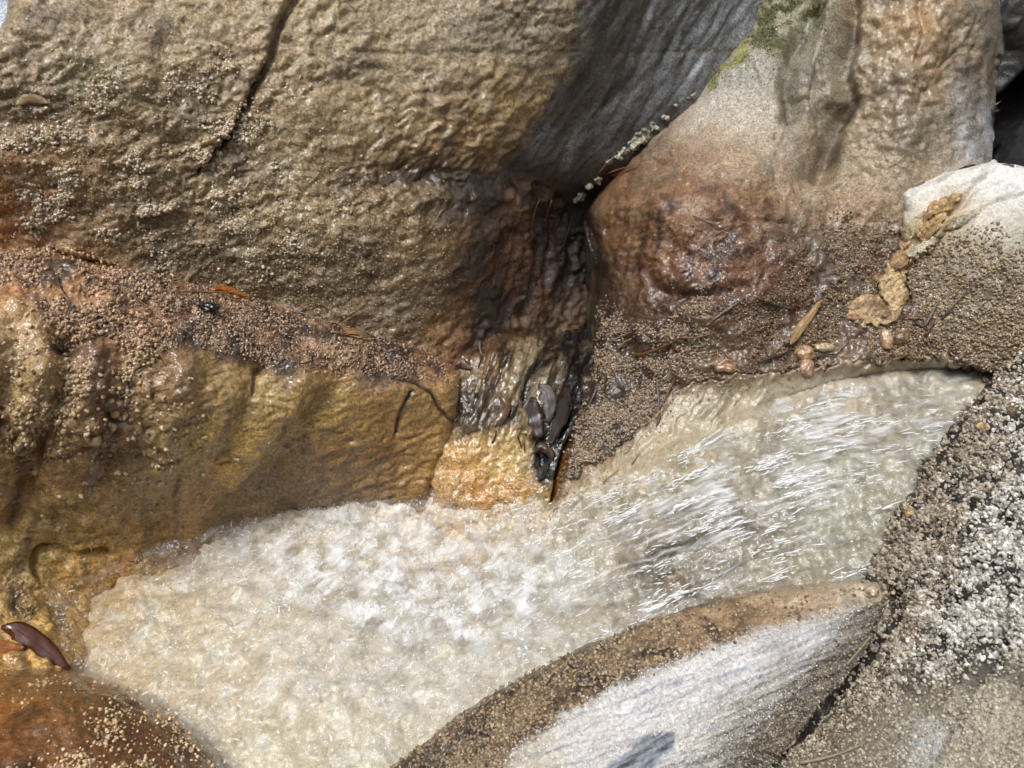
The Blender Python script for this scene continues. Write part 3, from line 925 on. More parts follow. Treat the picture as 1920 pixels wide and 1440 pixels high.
def right_relief(P, N, X, Y):
    xs, ys = wx(P, X, Y, 18, 30)
    gm = PL(xs, ys, GRAN_R, 25)
    tr = smooth(1540, 1640, X) * (1 - smooth(280, 360, Y))
    bulge = G(xs, ys, 1290, 470, 160, 110)
    h = 9 * fbm(P * 9, 3) + 3.0 * fbm(P * 30, 3)
    h += tr * (5.5 * fbm(P * 26 + 4, 3) + 4.0 * (billow(P * 44) - 0.35))
    h += (1 - gm) * (2.2 * fbm(P * 120, 3) + 2.6 * (billow(P * 70) - 0.4) + 0.8 * domes(P * 260))
    h += gm * (4.0 * fbm(P * 60, 3) + 2.6 * domes(P * 190) + 5.0 * fbm(P * 28 + 3, 2))
    h -= 26 * S(X, Y, [(1600, -40), (1585, 60), (1570, 130), (1590, 190), (1568, 240), (1548, 320)], 15) * smooth(-60, 80, Y + 40)
    h -= 14 * S(X, Y, [(1555, 215), (1535, 280), (1530, 320)], 24)
    h -= 16 * S(X, Y, [(1520, 20), (1490, 90), (1475, 160), (1490, 215)], 17)
    h += 14 * S(X, Y, [(1560, 10), (1545, 70), (1525, 130)], 13)
    h -= 6 * S(X, Y, [(1528, 130), (1520, 190), (1540, 230)], 5)
    h += 9 * G(X, Y, 1750, 70, 22, 42, 10) + 8 * G(X, Y, 1690, 40, 50, 30) - 9 * S(X, Y, [(1725, 0), (1735, 60), (1725, 110)], 7)
    h -= 5 * S(X, Y, [(1780, 60), (1800, 90), (1770, 120)], 5) + 6 * G(X, Y, 1636, 47, 10, 6)
    h -= 5 * S(X, Y, [(1318, 408), (1345, 415), (1372, 416), (1420, 412), (1490, 420)], 3.5)
    h -= 5 * S(X, Y, [(1225, 305), (1300, 310), (1370, 335), (1395, 345)], 3)
    h -= 10 * S(X, Y, [(1240, 550), (1320, 560), (1390, 540)], 16)
    bz = np.clip(1.4 * G(X, Y, 1290, 450, 190, 130), 0, 1)
    h += bz * (5.0 * fbm(P * 24 + 77, 4) + 5.0 * (billow(P * 34 + 5) - 0.35))
    # ridges streaming down the left end of the bulge
    hair = G(xs, ys, 1170, 400, 45, 90, 20)
    h += hair * 3.2 * fbm(ani(X, Y, 100, 70, 9, 4.4), 3)
    h -= gm * 6 * G(X, Y, 1540, 600, 60, 40)
    h += 7 * G(X, Y, 1350, 680, 40, 16, -10)
    return h * mm


def right_colour(P, N, X, Y, h):
    xs, ys = wx(P, X, Y, 22, 24)
    c = CF(xs, ys, [(1450, 40, 140, 136, 96), (1400, 130, 172, 168, 156), (1350, 190, 214, 208, 196), (1300, 240, 206, 192, 174), (1420, 230, 200, 188, 170), (1450, 290, 222, 206, 182), (1380, 300, 206, 182, 150), (1500, 120, 158, 152, 136),
                    (1520, 200, 150, 138, 112), (1540, 80, 170, 164, 146), (1560, 300, 158, 140, 106), (1620, 60, 176, 150, 114), (1680, 60, 186, 156, 112), (1750, 80, 190, 152, 106), (1640, 150, 178, 150, 110), (1720, 180, 170, 146, 110), (1640, 240, 164, 144, 112),
                    (1800, 80, 168, 148, 118), (1850, 60, 158, 148, 132), (1840, 160, 164, 158, 148), (1830, 250, 214, 214, 220), (1850, 220, 214, 214, 222), (1720, 270, 158, 142, 112), (1620, 320, 190, 168, 132), (1500, 350, 200, 176, 142), (1600, 390, 186, 154, 118), (1700, 350, 190, 164, 130),
                    (1230, 300, 158, 134, 112), (1180, 340, 142, 110, 82), (1200, 370, 178, 138, 86), (1280, 350, 172, 128, 88), (1160, 420, 128, 98, 56), (1250, 430, 146, 100, 66), (1350, 430, 146, 102, 70), (1300, 500, 136, 88, 56), (1420, 480, 146, 104, 72), (1450, 400, 158, 124, 88), (1400, 540, 122, 80, 52), (1200, 450, 122, 86, 52),
                    (1180, 520, 84, 56, 36), (1150, 620, 58, 40, 26), (1250, 640, 76, 52, 34), (1400, 620, 96, 60, 38), (1450, 600, 84, 56, 38), (1560, 480, 84, 60, 40), (1600, 560, 76, 54, 36), (1650, 480, 96, 72, 48), (1750, 560, 78, 62, 44), (1850, 620, 80, 58, 38), (1700, 640, 120, 84, 52),
                    (1150, 800, 52, 38, 26), (1080, 860, 84, 54, 28), (1200, 760, 62, 44, 30), (1300, 690, 104, 76, 50), (1550, 660, 140, 112, 82), (1460, 690, 128, 106, 80)])
    c = c * (1 - np.clip(1.3 * G(xs, ys, 1270, 480, 260, 190), 0, 1)[:, None] * np.array([0.14, 0.22, 0.30]))
    moss = np.clip(1.3 * G(xs, ys, 1450, 40, 70, 50, -40) + S(xs, ys, [(1440, -10), (1395, 70), (1350, 130)], 16) + 0.8 * S(xs, ys, [(1540, -10), (1530, 40)], 26), 0, 1)
    c = mix(c, (92, 94, 46), 0.85 * moss * smooth(-0.35, 0.35, fbm(P * 60, 3)))
    c = mix(c, (150, 150, 60), 0.9 * S(xs, ys, [(1400, 60), (1370, 108), (1330, 160)], 8))
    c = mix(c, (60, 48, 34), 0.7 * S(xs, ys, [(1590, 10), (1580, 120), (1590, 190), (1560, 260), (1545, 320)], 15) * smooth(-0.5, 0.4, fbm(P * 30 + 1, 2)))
    c = mix(c, (90, 84, 66), 0.6 * S(xs, ys, [(1500, 60), (1480, 150), (1490, 220)], 16))
    c = mix(c, (206, 146, 82), 0.28 * smooth(0.1, 0.7, fbm(P * 15 + 7, 3)) * smooth(1560, 1640, X) * (1 - smooth(200, 300, Y)))
    c = mix(c, (120, 108, 92), 0.5 * smooth(0.0, 0.7, fbm(P * 13 + 20, 4)))
    c = mix(c, (214, 200, 178), 0.4 * smooth(0.1, 0.7, fbm(P * 18 + 33, 3)) * (1 - smooth(380, 450, Y)) * (X < 1560))
    c = mix(c, (38, 28, 22), 0.9 * S(xs, ys, [(1100, 400), (1118, 480), (1130, 560), (1118, 700)], 20))  # shade of the cleft painted near-black along this edge
    c = mix(c, (132, 88, 56), 0.7 * np.clip(1.4 * G(xs, ys, 1290, 460, 190, 120), 0, 1) * smooth(-0.25, 0.1, fbm(P * 20 + 14, 4)))
    c = mix(c, (70, 46, 30), 0.8 * np.clip(1.3 * G(xs, ys, 1290, 480, 210, 130), 0, 1) * smooth(0.05, 0.3, fbm(P * 26 + 64, 4)))
    c = mix(c, (186, 140, 96), 0.6 * np.clip(1.3 * G(xs, ys, 1290, 430, 200, 110), 0, 1) * smooth(0.15, 0.4, fbm(P * 34 + 94, 4)))
    c = mix(c, (176, 110, 44), 0.8 * S(X, Y, [(1056, 850), (1040, 930)], 10))
    c = mix(c, (182, 146, 104), 0.7 * G(xs, ys, 1345, 685, 50, 16, -12))
    wet = 0.35 + 0.4 * smooth(380, 460, Y) + 0.38 * smooth(1580, 1650, X) * (1 - smooth(230, 300, Y)) - 0.2 * smooth(1800, 1850, X) * smooth(180, 220, Y)
    return c, np.clip(wet, 0, 0.85)


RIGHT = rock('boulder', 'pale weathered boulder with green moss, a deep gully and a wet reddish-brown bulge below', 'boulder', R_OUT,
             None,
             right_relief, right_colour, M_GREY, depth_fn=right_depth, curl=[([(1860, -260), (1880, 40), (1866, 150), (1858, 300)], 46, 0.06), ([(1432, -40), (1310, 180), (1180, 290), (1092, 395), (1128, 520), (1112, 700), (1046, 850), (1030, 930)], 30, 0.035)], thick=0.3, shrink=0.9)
X, Y = RIGHT['X'], RIGHT['Y']
Pf = RIGHT['P'].astype(np.float32)
xs, ys = wx(Pf, X, Y, 26, 22)
gm = PL(xs, ys, GRAN_R, 22)
cl = smooth(-0.5, 0.5, fbm(Pf * 26 + 3, 3))
lo = gm * cl * (1 - 0.8 * G(xs, ys, 1350, 685, 60, 20)) * (1 - 0.85 * PL(X, Y, [(1030, 960), (1040, 840), (1075, 850), (1062, 960)], 6))
nodules(RIGHT, lo * (X < 1330), 7500, (0.0009, 0.0017), ((84, 62, 42), (190, 162, 128)), thin=0.85, tiers=1, wet=0.8)
nodules(RIGHT, lo * (X >= 1330) * (X < 1520), 4200, (0.0008, 0.0015), ((78, 54, 36), (150, 116, 82)), thin=0.9, tiers=0, wet=0.8)
nodules(RIGHT, lo * (X >= 1500), 9000, (0.0011, 0.0020), ((76, 56, 36), (160, 130, 94)), thin=0.95, tiers=0, wet=0.75)
nodules(RIGHT, (G(xs, ys, 1330, 470, 160, 100) + 0.5 * G(xs, ys, 1500, 400, 200, 70)) * (1 - gm), 7000, (0.0005, 0.0011), None, thin=1.2, wet=0.85)
ms = np.clip(1.2 * G(xs, ys, 1450, 35, 62, 44, -40) + S(xs, ys, [(1440, -10), (1395, 70), (1340, 150)], 11) + 0.7 * S(xs, ys, [(1540, -10), (1530, 40)], 22), 0, 1) * smooth(-0.2, 0.4, fbm(Pf * 60, 3))
nodules(RIGHT, ms, 3800, (0.0005, 0.0012), ((66, 70, 30), (124, 122, 58)), name='moss', jit=0.7, stretch=(0.9, 2.2), thin=0.7, wet=0.2, tipvar=0.4)


# ================================================================== pale dry stone at the right edge
def white_relief(P, N, X, Y):
    gm = smooth(400, 500, Y - 0.1 * (X - 1800) + 20 * fbm(P * 25, 2))
    h = 6 * fbm(P * 11, 3) + (1 - gm) * (2.0 * fbm(P * 55, 3) + 2.5 * fbm(ani(X, Y, -28, 90, 14, 3), 3)) + gm * (2 * domes(P * 200) + 2 * fbm(P * 50, 2))
    h -= 7 * S(X, Y, [(1880, 312), (1830, 345), (1800, 385), (1770, 405)], 4.5)
    h -= 6 * S(X, Y, [(1960, 355), (1880, 372), (1820, 398)], 3)
    h -= 3 * S(X, Y, [(1700, 372), (1712, 350), (1740, 345)], 3)
    h += 5 * S(X, Y, [(1720, 350), (1800, 322), (1880, 308)], 14)
    return h * mm


def white_colour(P, N, X, Y, h):
    xs, ys = wx(P, X, Y, 16, 26)
    c = CF(xs, ys, [(1740, 350, 232, 228, 220), (1850, 320, 240, 238, 234), (1900, 350, 240, 240, 242), (1850, 380, 236, 228, 214), (1800, 430, 182, 166, 142), (1900, 420, 196, 190, 178), (1880, 480, 168, 158, 136), (1720, 520, 116, 94, 66), (1750, 600, 106, 86, 62), (1850, 550, 120, 104, 82), (1900, 620, 108, 90, 66), (1940, 480, 150, 146, 120)])
    c = mix(c, (150, 140, 124), 0.5 * smooth(0.1, 0.7, fbm(ani(X, Y, -28, 80, 12, 5), 3)))
    c = mix(c, (206, 172, 112), 0.6 * G(xs, ys, 1760, 420, 50, 30, -40))
    return c, np.clip(0.1 + 0.6 * smooth(430, 540, Y), 0, 0.8)


WHITE = rock('stone', 'chalky white dry-crusted stone with flaking tan plates, in front of the dark recess', 'stone',
             [(1695, 395), (1690, 362), (1722, 342), (1770, 325), (1815, 308), (1860, 303), (1895, 306), (1925, 318), (2100, 330), (2300, 360), (2300, 760), (1950, 720), (1840, 690), (1760, 650), (1715, 590), (1700, 500)],
             [(1700, 380, 1.01), (1760, 340, 1.005), (1860, 308, .99), (1920, 322, .975), (1800, 420, .985), (1900, 450, .95), (1705, 480, 1.005), (1900, 600, .945), (1760, 620, .982), (1840, 680, .967), (1720, 560, .998), (2050, 400, .93), (2050, 650, .92)],
             white_relief, white_colour, M_PALE, curl=[([(1695, 395), (1690, 362), (1770, 325), (1860, 303), (1925, 318), (2100, 330)], 26, 0.03)], thick=0.25)
X, Y = WHITE['X'], WHITE['Y']
gm = smooth(410, 500, Y + 18 * fbm(WHITE['P'].astype(np.float32) * 25, 2))
nodules(WHITE, gm * (0.35 + 0.65 * smooth(-0.4, 0.4, fbm(WHITE['P'].astype(np.float32) * 22, 2))), 6500, (0.0012, 0.0022), ((112, 90, 64), (180, 156, 122)), thin=0.95, wet=0.65)

# ================================================================== ledge on the left
TOPP = [(-500, 380), (-200, 420), (0, 460), (150, 460), (330, 520), (600, 590), (860, 670), (880, 720), (800, 712), (740, 706), (640, 695), (520, 690), (420, 672), (330, 650), (250, 655), (190, 630), (110, 640), (60, 560), (0, 555), (-200, 560), (-500, 560)]


def ledge_relief(P, N, X, Y):
    xs, ys = wx(P, X, Y, 12, 34)
    top = PL(xs, ys, TOPP, 14)
    fc = 1 - top
    h = 6 * fbm(P * 9, 3)
    left = 1 - smooth(250, 420, X)
    # wavy micro-terraces across the face
    ang = -14
    rx = X + 10 * fbm(P * 24, 2); ry = Y + 9 * fbm(P * 24 + 7, 2)
    rip = np.abs(noise(ani(rx, ry, ang, 44, 15, 2.2))) + 0.5 * np.abs(noise(ani(rx, ry, ang - 6, 22, 8, 7.7)))
    k = smooth(650, 860, Y) * smooth(150, 420, X)
    h += fc * (7.5 * rip * (0.3 + 0.7 * k) * 0.85 + (2.4 + 2.4 * left) * fbm(P * 34, 3) + 0.9 * fbm(P * 130, 2))
    h += fc * left * (7.5 * (billow(P * 44) - 0.3))
    # broad folds leaning to the right
    for pts, w, a in (([(230, 660), (240, 740), (210, 830), (190, 900)], 26, -6), ([(340, 690), (330, 780), (290, 880)], 30, 5), ([(470, 690), (455, 780), (380, 930)], 24, -4), ([(640, 720), (560, 800), (500, 900), (400, 985)], 26, -7),
                      ([(560, 720), (520, 800), (430, 900)], 34, 5), ([(140, 640), (120, 740), (60, 870), (30, 960)], 22, -8), ([(40, 620), (20, 700), (0, 800)], 26, -7), ([(30, 600), (70, 700), (60, 780)], 40, 6)):
        h += 1.5 * a * S(X + 8 * fbm(P * 20, 2), Y, pts, w)
    h += top * (4.0 * fbm(P * 50, 3) + 2.8 * domes(P * 170) + 8 * fbm(P * 18 + 9, 3))
    # pits and cracks
    h -= 16 * G(X, Y, 490, 694, 12, 9, -30) + 9 * S(X, Y, [(482, 705), (478, 740)], 4)
    h -= 12 * G(X, Y, 118, 650, 22, 18, 30)
    h -= 6 * S(X, Y, [(742, 812), (752, 770), (772, 735)], 3) + 6 * S(X, Y, [(740, 708), (782, 718), (812, 740), (826, 770), (850, 792)], 3.2)
    h -= 4 * S(X, Y, [(748, 790), (760, 775)], 3) + 3 * S(X, Y, [(515, 690), (545, 672), (590, 668)], 2.2)
    h += 5 * np.exp(-((pdist(X, Y, [(60, 830)])[0] - 0) / 1) ** 2) * 0
    ringd = np.hypot((X - 48) / 1.1, Y - 838)
    h += 4.5 * np.exp(-((ringd - 14) / 6) ** 2) - 5 * np.exp(-(ringd / 8) ** 2) - 6 * np.exp(-((ringd - 25) / 4) ** 2)
    # the fold and yellow bank near the water
    h -= 14 * S(X, Y, [(200, 1035), (140, 1040), (100, 1030), (70, 1032), (62, 1050), (68, 1085)], 6)
    yb = smooth(1010, 1080, Y) * (1 - smooth(200, 300, X))
    h += yb * (3.5 * fbm(P * 20 + 6, 2) + 1.8 * (billow(P * 60) - 0.3))
    return h * mm


def ledge_colour(P, N, X, Y, h):
    xs, ys = wx(P, X, Y, 24, 22)
    c = CF(xs, ys, [(30, 500, 176, 124, 84), (100, 520, 182, 138, 98), (180, 560, 188, 142, 104), (250, 590, 178, 134, 100), (150, 610, 190, 138, 100), (60, 580, 204, 156, 112), (330, 570, 176, 132, 96), (420, 600, 166, 126, 98), (550, 640, 160, 124, 98), (700, 670, 166, 132, 104), (800, 680, 176, 132, 92), (820, 660, 170, 118, 72),
                    (40, 660, 194, 168, 124), (30, 750, 188, 164, 118), (100, 760, 178, 148, 106), (130, 830, 170, 142, 104), (60, 900, 180, 152, 108), (190, 690, 124, 84, 58), (200, 760, 120, 84, 64), (220, 830, 126, 92, 66), (260, 700, 168, 140, 96), (320, 690, 140, 104, 68), (290, 800, 160, 138, 94), (340, 820, 172, 152, 98), (280, 900, 160, 138, 92),
                    (400, 720, 172, 146, 94), (500, 760, 172, 148, 90), (450, 820, 176, 146, 78), (420, 890, 192, 144, 62), (360, 940, 176, 134, 66), (300, 970, 160, 128, 74), (550, 800, 170, 142, 78), (620, 760, 166, 138, 74), (620, 850, 160, 118, 56), (720, 780, 160, 124, 56), (720, 850, 152, 112, 54), (800, 800, 172, 138, 78), (790, 860, 160, 122, 62),
                    (500, 930, 136, 112, 84), (600, 920, 134, 112, 90), (700, 900, 142, 114, 78), (440, 960, 140, 114, 82), (820, 730, 182, 150, 92), (150, 950, 172, 148, 92), (100, 1010, 178, 158, 100), (200, 1010, 172, 144, 84), (30, 1050, 226, 208, 150), (150, 1070, 230, 184, 104), (220, 1045, 222, 168, 90), (40, 1120, 214, 184, 120), (80, 1180, 236, 198, 118), (110, 1220, 232, 190, 110), (20, 1230, 196, 150, 80)])
    c = c * np.array([1.12, 1.075, 0.98])
    fc = 1 - PL(xs, ys, TOPP, 16)
    c = mix(c, (196, 166, 104), 0.35 * smooth(0.1, 0.8, fbm(P * 12 + 2, 3)) * fc)
    c = mix(c, (112, 90, 66), 0.5 * smooth(0.0, 0.7, fbm(ani(X, Y, 100, 90, 30, 1.0), 3)) * fc * (1 - smooth(700, 900, X)))
    c = mix(c, (92, 60, 42), 0.6 * S(xs, ys, [(160, 640), (190, 720), (200, 820), (170, 900)], 20))
    c = mix(c, (56, 36, 26), 0.9 * smooth(-0.3, 0.3, fbm(P * 24 + 9, 3)) * (1 - fc) * smooth(-150, 200, X))
    c = mix(c, (40, 28, 22), 0.9 * G(X, Y, 118, 650, 22, 16) + 0.0 * X)
    c = mix(c, (46, 34, 26), 0.85 * S(xs, ys, [(30, 1110), (40, 1140)], 12) + 0.0 * X)
    c = mix(c, (96, 62, 34), 0.75 * S(X + 5 * fbm(P * 40, 2), Y, [(40, 870), (30, 940), (20, 980)], 12))
    dk = np.clip(S(X, Y, [(742, 812), (752, 770), (772, 735)], 2.5) + S(X, Y, [(740, 708), (782, 718), (812, 740), (826, 770), (850, 792)], 2.5), 0, 1)
    c = mix(c, (36, 24, 18), 0.9 * dk)
    c = mix(c, (92, 96, 52), 0.35 * G(xs, ys, 770, 735, 30, 16))
    return c, np.full(len(X), 0.72)


L_OUT = [(-400, 420), (-160, 455), (0, 474), (60, 464), (120, 462), (170, 480), (250, 508), (330, 530), (400, 540), (470, 552), (540, 580), (620, 606), (700, 624), (780, 642), (835, 664), (860, 685), (864, 705), (862, 740), (856, 790), (848, 830), (828, 885), (806, 930), (800, 985),
         (560, 1010), (440, 1050), (320, 1090), (230, 1110), (215, 1180), (200, 1300), (-160, 1320), (-400, 1320)]
LEDGE = rock('ledge_rock', 'low tan rock ledge with grainy pinkish top and rippled ochre front above the pool', 'rock', L_OUT,
             [(0, 480, .815), (150, 472, .838), (300, 528, .872), (470, 556, .915), (600, 605, .945), (700, 630, .972), (850, 690, 1.02), (0, 610, .75), (100, 630, .768), (300, 640, .822), (500, 692, .877), (650, 708, .917), (750, 708, .947), (840, 712, .985),
              (0, 800, .765), (150, 800, .78), (300, 800, .825), (500, 800, .888), (650, 800, .942), (800, 800, .985), (740, 870, .985), (600, 880, .955), (400, 900, .895), (200, 920, .85), (0, 950, .835),
              (800, 930, zdep(800, 930, 0)), (700, 937, zdep(700, 937, 0)), (560, 948, zdep(560, 948, 0)), (450, 978, zdep(450, 978, 0)), (300, 1012, zdep(300, 1012, 0.0)), (220, 1040, zdep(220, 1040, 0.004)), (80, 1095, zdep(80, 1095, 0.006)), (105, 1185, zdep(105, 1185, 0.0)), (125, 1245, zdep(125, 1245, 0)),
              (150, 1080, zdep(150, 1080, 0.0)), (160, 1130, zdep(160, 1130, -.03)), (190, 1250, zdep(190, 1250, -.06)), (0, 1060, .872), (30, 1160, zdep(30, 1160, 0.03)), (0, 1250, zdep(0, 1250, 0.03)), (700, 990, zdep(700, 990, -.04)), (450, 1040, zdep(450, 1040, -.04)), (300, 1080, zdep(300, 1080, -.03)), (220, 1200, zdep(220, 1200, -.07)), (210, 1110, zdep(210, 1110, -.04)), (-140, 700, .71), (-140, 1100, .82)],
             ledge_relief, ledge_colour, M_ROCK, curl=[([(-400, 420), (-160, 455), (60, 464), (250, 508), (470, 552), (700, 624), (835, 664), (864, 705), (856, 790), (806, 930)], 22, 0.022)], thick=0.2)
X, Y = LEDGE['X'], LEDGE['Y']
Pf = LEDGE['P'].astype(np.float32)
xs, ys = wx(Pf, X, Y, 16, 30)
tp = PL(xs, ys, TOPP, 10)
cl = 0.15 + smooth(-0.45, 0.4, fbm(Pf * 24 + 3, 3))
bald = 1 - 0.9 * G(xs, ys, 185, 560, 34, 24) - 0.8 * G(xs, ys, 20, 560, 50, 30)
nodules(LEDGE, tp * (cl - 0.12) * bald * (X < 320), 4800, (0.0006, 0.0022), ((120, 82, 54), (220, 180, 138)), thin=0.8, tiers=1, wet=0.8)
nodules(LEDGE, tp * (cl - 0.12) * (X >= 300), 10000, (0.0005, 0.0017), ((92, 62, 42), (204, 166, 128)), thin=0.85, tiers=0, wet=0.85)
fd = 0.9 * S(xs, ys, [(165, 690), (140, 730), (110, 760), (80, 800), (50, 830)], 16) + 0.9 * S(xs, ys, [(265, 650), (255, 700), (235, 740)], 11) + 0.25 * G(xs, ys, 60, 760, 80, 120) + 0.5 * G(xs, ys, 30, 1130, 26, 34) + 0.12 * G(xs, ys, 250, 850, 120, 120)
nodules(LEDGE, fd, 900, (0.0012, 0.0028), ((170, 142, 104), (206, 176, 136)), thin=0.7, tiers=1, wet=0.8)


def ball(P, r, n, stretch, seed, amp=0.12, seg=(24, 14)):
    a = np.linspace(0, 2 * math.pi, seg[0], endpoint=False)
    t = np.linspace(0, math.pi, seg[1])[1:-1]
    v = [(0, 0, 1)] + [(math.sin(q) * math.cos(p), math.sin(q) * math.sin(p), math.cos(q)) for q in t for p in a] + [(0, 0, -1)]
    v = np.array(v)
    v = v * (1 + amp * fbm(v * 1.3 + seed, 3))[:, None]
    f3 = [(0, 1 + k, 1 + (k + 1) % seg[0]) for k in range(seg[0])]
    f4 = []
    m = len(t)
    for i in range(m - 1):
        for k in range(seg[0]):
            b = 1 + i * seg[0]
            f4.append((b + k, b + seg[0] + k, b + seg[0] + (k + 1) % seg[0], b + (k + 1) % seg[0]))
    b = 1 + (m - 1) * seg[0]
    f3 += [(b + (k + 1) % seg[0], b + k, len(v) - 1) for k in range(seg[0])]
    n = np.array(n, float); n /= np.linalg.norm(n)
    ax = np.cross(n, (0.3, 0.8, 0.1)); ax /= np.linalg.norm(ax)
    ay = np.cross(n, ax)
    V = v[:, :1] * ax * r * stretch[0] + v[:, 1:2] * ay * r * stretch[1] + v[:, 2:] * n * r * stretch[2]
    return V + P, np.array(f4), np.array(f3)


def bead(R, px, py, rpx, rgb, name='bead', stretch=(1, 1, 1)):
    d = surf(px, py)
    r = rpx * d / FPX
    V, f4, f3 = ball(unproj(px, py, d - r * 0.3), r, -FWD + 0.5 * UPV, stretch, px)
    me = new_mesh(name, V - R['loc'], f4, f3)
    set_col(me, np.tile(lin(rgb), (len(V), 1)), np.full(len(V), 0.85))
    return link(name, me, M_NOD, R['o'])


for px, py, r in ((216, 776, 9), (223, 757, 6), (211, 801, 8), (178, 826, 11), (233, 742, 4), (128, 748, 5), (38, 718, 5), (35, 765, 4), (287, 872, 4), (320, 901, 4), (67, 885, 7)):
    bead(LEDGE, px, py, r, (196, 162, 122))

# ================================================================== flowstone runnel in the middle
def flow_relief(P, N, X, Y):
    low = smooth(800, 860, Y)
    h = 5 * fbm(P * 14, 3) + (1 - low) * 6 * fbm(ani(X, Y, 108, 70, 20, 3.3), 4) + 3.0 * fbm(P * 45, 3) + 2.0 * (billow(P * 60) - 0.4) + low * 2.2 * domes(P * 120) + 0.6 * fbm(P * 160, 2)
    h += (1 - low) * 2.5 * fbm(ani(X, Y, 118, 60, 16, 2.2), 3)
    h -= 12 * S(X, Y, [(1060, 600), (1032, 660), (1012, 690), (995, 710), (990, 740), (1010, 800), (1020, 870)], 10)
    h -= 5 * S(X, Y, [(955, 650), (940, 690), (930, 720)], 6)
    h += 5 * G(X, Y, 880, 790, 26, 22) - 7 * S(X, Y, [(858, 800), (872, 816), (895, 808)], 4)
    h += low * 3 * fbm(P * 30, 2)
    return h * mm


def flow_colour(P, N, X, Y, h):
    xs, ys = wx(P, X, Y, 14, 40)
    c = CF(xs, ys, [(900, 650, 130, 88, 48), (940, 620, 116, 78, 46), (960, 630, 140, 104, 62), (1010, 600, 96, 68, 44), (1000, 650, 176, 146, 100), (980, 690, 206, 182, 138), (960, 740, 204, 176, 128), (920, 700, 188, 140, 80), (1050, 690, 178, 154, 110), (1040, 720, 150, 130, 96), (880, 730, 150, 122, 88), (890, 780, 130, 116, 100), (930, 770, 150, 130, 104),
                    (900, 830, 206, 166, 100), (960, 830, 216, 182, 116), (880, 880, 212, 160, 84), (940, 880, 220, 178, 104), (980, 870, 216, 186, 126), (900, 920, 206, 146, 72), (970, 920, 204, 150, 80), (1010, 940, 170, 140, 80), (850, 930, 206, 164, 110), (1040, 800, 70, 60, 50), (1020, 860, 56, 50, 44)], p=2.0, eps=300)
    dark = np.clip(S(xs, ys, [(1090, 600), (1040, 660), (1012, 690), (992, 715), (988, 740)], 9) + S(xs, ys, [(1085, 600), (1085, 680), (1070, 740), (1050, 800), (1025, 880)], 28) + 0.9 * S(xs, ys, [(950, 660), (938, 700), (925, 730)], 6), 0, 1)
    c = mix(c, (62, 44, 30), 0.85 * smooth(0.0, 0.5, fbm(ani(X, Y, 112, 90, 16, 7.3), 4)) * (1 - smooth(790, 850, Y)))
    c = c * (0.78 + 0.22 * smooth(780, 840, Y))[:, None]
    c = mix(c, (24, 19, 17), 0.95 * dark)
    c = mix(c, (56, 44, 36), 0.85 * smooth(-0.1, 0.5, fbm(P * 70, 3)) * np.clip(G(xs, ys, 920, 770, 60, 28) + G(xs, ys, 1030, 620, 60, 30), 0, 1))
    return c, np.full(len(X), 0.9)


FLOW = rock('flowstone', 'wet yellow flowstone runnel with dark slime streaks spilling between the two boulders', 'rock',
            [(870, 640), (930, 610), (985, 585), (1060, 575), (1120, 600), (1112, 720), (1080, 790), (1052, 840), (1036, 900), (1028, 960), (1010, 1010), (860, 1010), (770, 1000), (800, 900), (840, 800), (850, 700)],
            [(1000, 595, 1.135), (1080, 590, 1.20), (930, 615, 1.085), (880, 645, 1.07), (905, 670, 1.035), (1000, 640, 1.075), (1080, 640, 1.13), (980, 700, 1.035), (1060, 700, 1.075), (880, 790, 1.0), (950, 800, 1.008), (1030, 800, 1.028), (900, 880, 1.0), (1000, 880, 1.008),
             (820, 945, zdep(820, 945, -.002)), (900, 958, zdep(900, 958, -.002)), (1010, 965, zdep(1010, 965, -.002)), (900, 1010, zdep(900, 1010, -.05)), (1000, 1010, zdep(1000, 1010, -.05)), (790, 990, zdep(790, 990, -.06)), (770, 960, zdep(770, 960, -.05))],
            flow_relief, flow_colour, M_WET, step=2.0, thick=0.15)
X, Y = FLOW['X'], FLOW['Y']
nodules(FLOW, smooth(820, 860, Y) * (1 - smooth(940, 960, Y)) * (X < 1000), 700, (0.0007, 0.0014), ((206, 160, 96), (228, 190, 126)), thin=1.2, wet=0.95)

# ochre slab standing in the crevice
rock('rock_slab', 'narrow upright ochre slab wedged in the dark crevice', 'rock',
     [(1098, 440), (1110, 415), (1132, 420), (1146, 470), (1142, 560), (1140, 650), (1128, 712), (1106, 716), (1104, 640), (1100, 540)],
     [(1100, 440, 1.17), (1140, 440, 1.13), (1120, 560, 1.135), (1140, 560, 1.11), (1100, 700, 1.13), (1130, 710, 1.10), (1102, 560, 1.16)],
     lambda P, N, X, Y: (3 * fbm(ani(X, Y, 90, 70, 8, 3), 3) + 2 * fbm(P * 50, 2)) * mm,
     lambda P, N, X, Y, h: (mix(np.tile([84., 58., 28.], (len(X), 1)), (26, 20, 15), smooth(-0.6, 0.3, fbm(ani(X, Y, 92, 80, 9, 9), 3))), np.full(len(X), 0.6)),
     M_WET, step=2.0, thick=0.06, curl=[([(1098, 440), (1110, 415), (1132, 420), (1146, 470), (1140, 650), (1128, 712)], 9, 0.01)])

# ================================================================== long pale ridge stone in the foreground
CREST = [(1655, 1125), (1560, 1150), (1450, 1180), (1350, 1212), (1250, 1245), (1150, 1288), (1060, 1340), (980, 1400), (930, 1460), (880, 1540)]


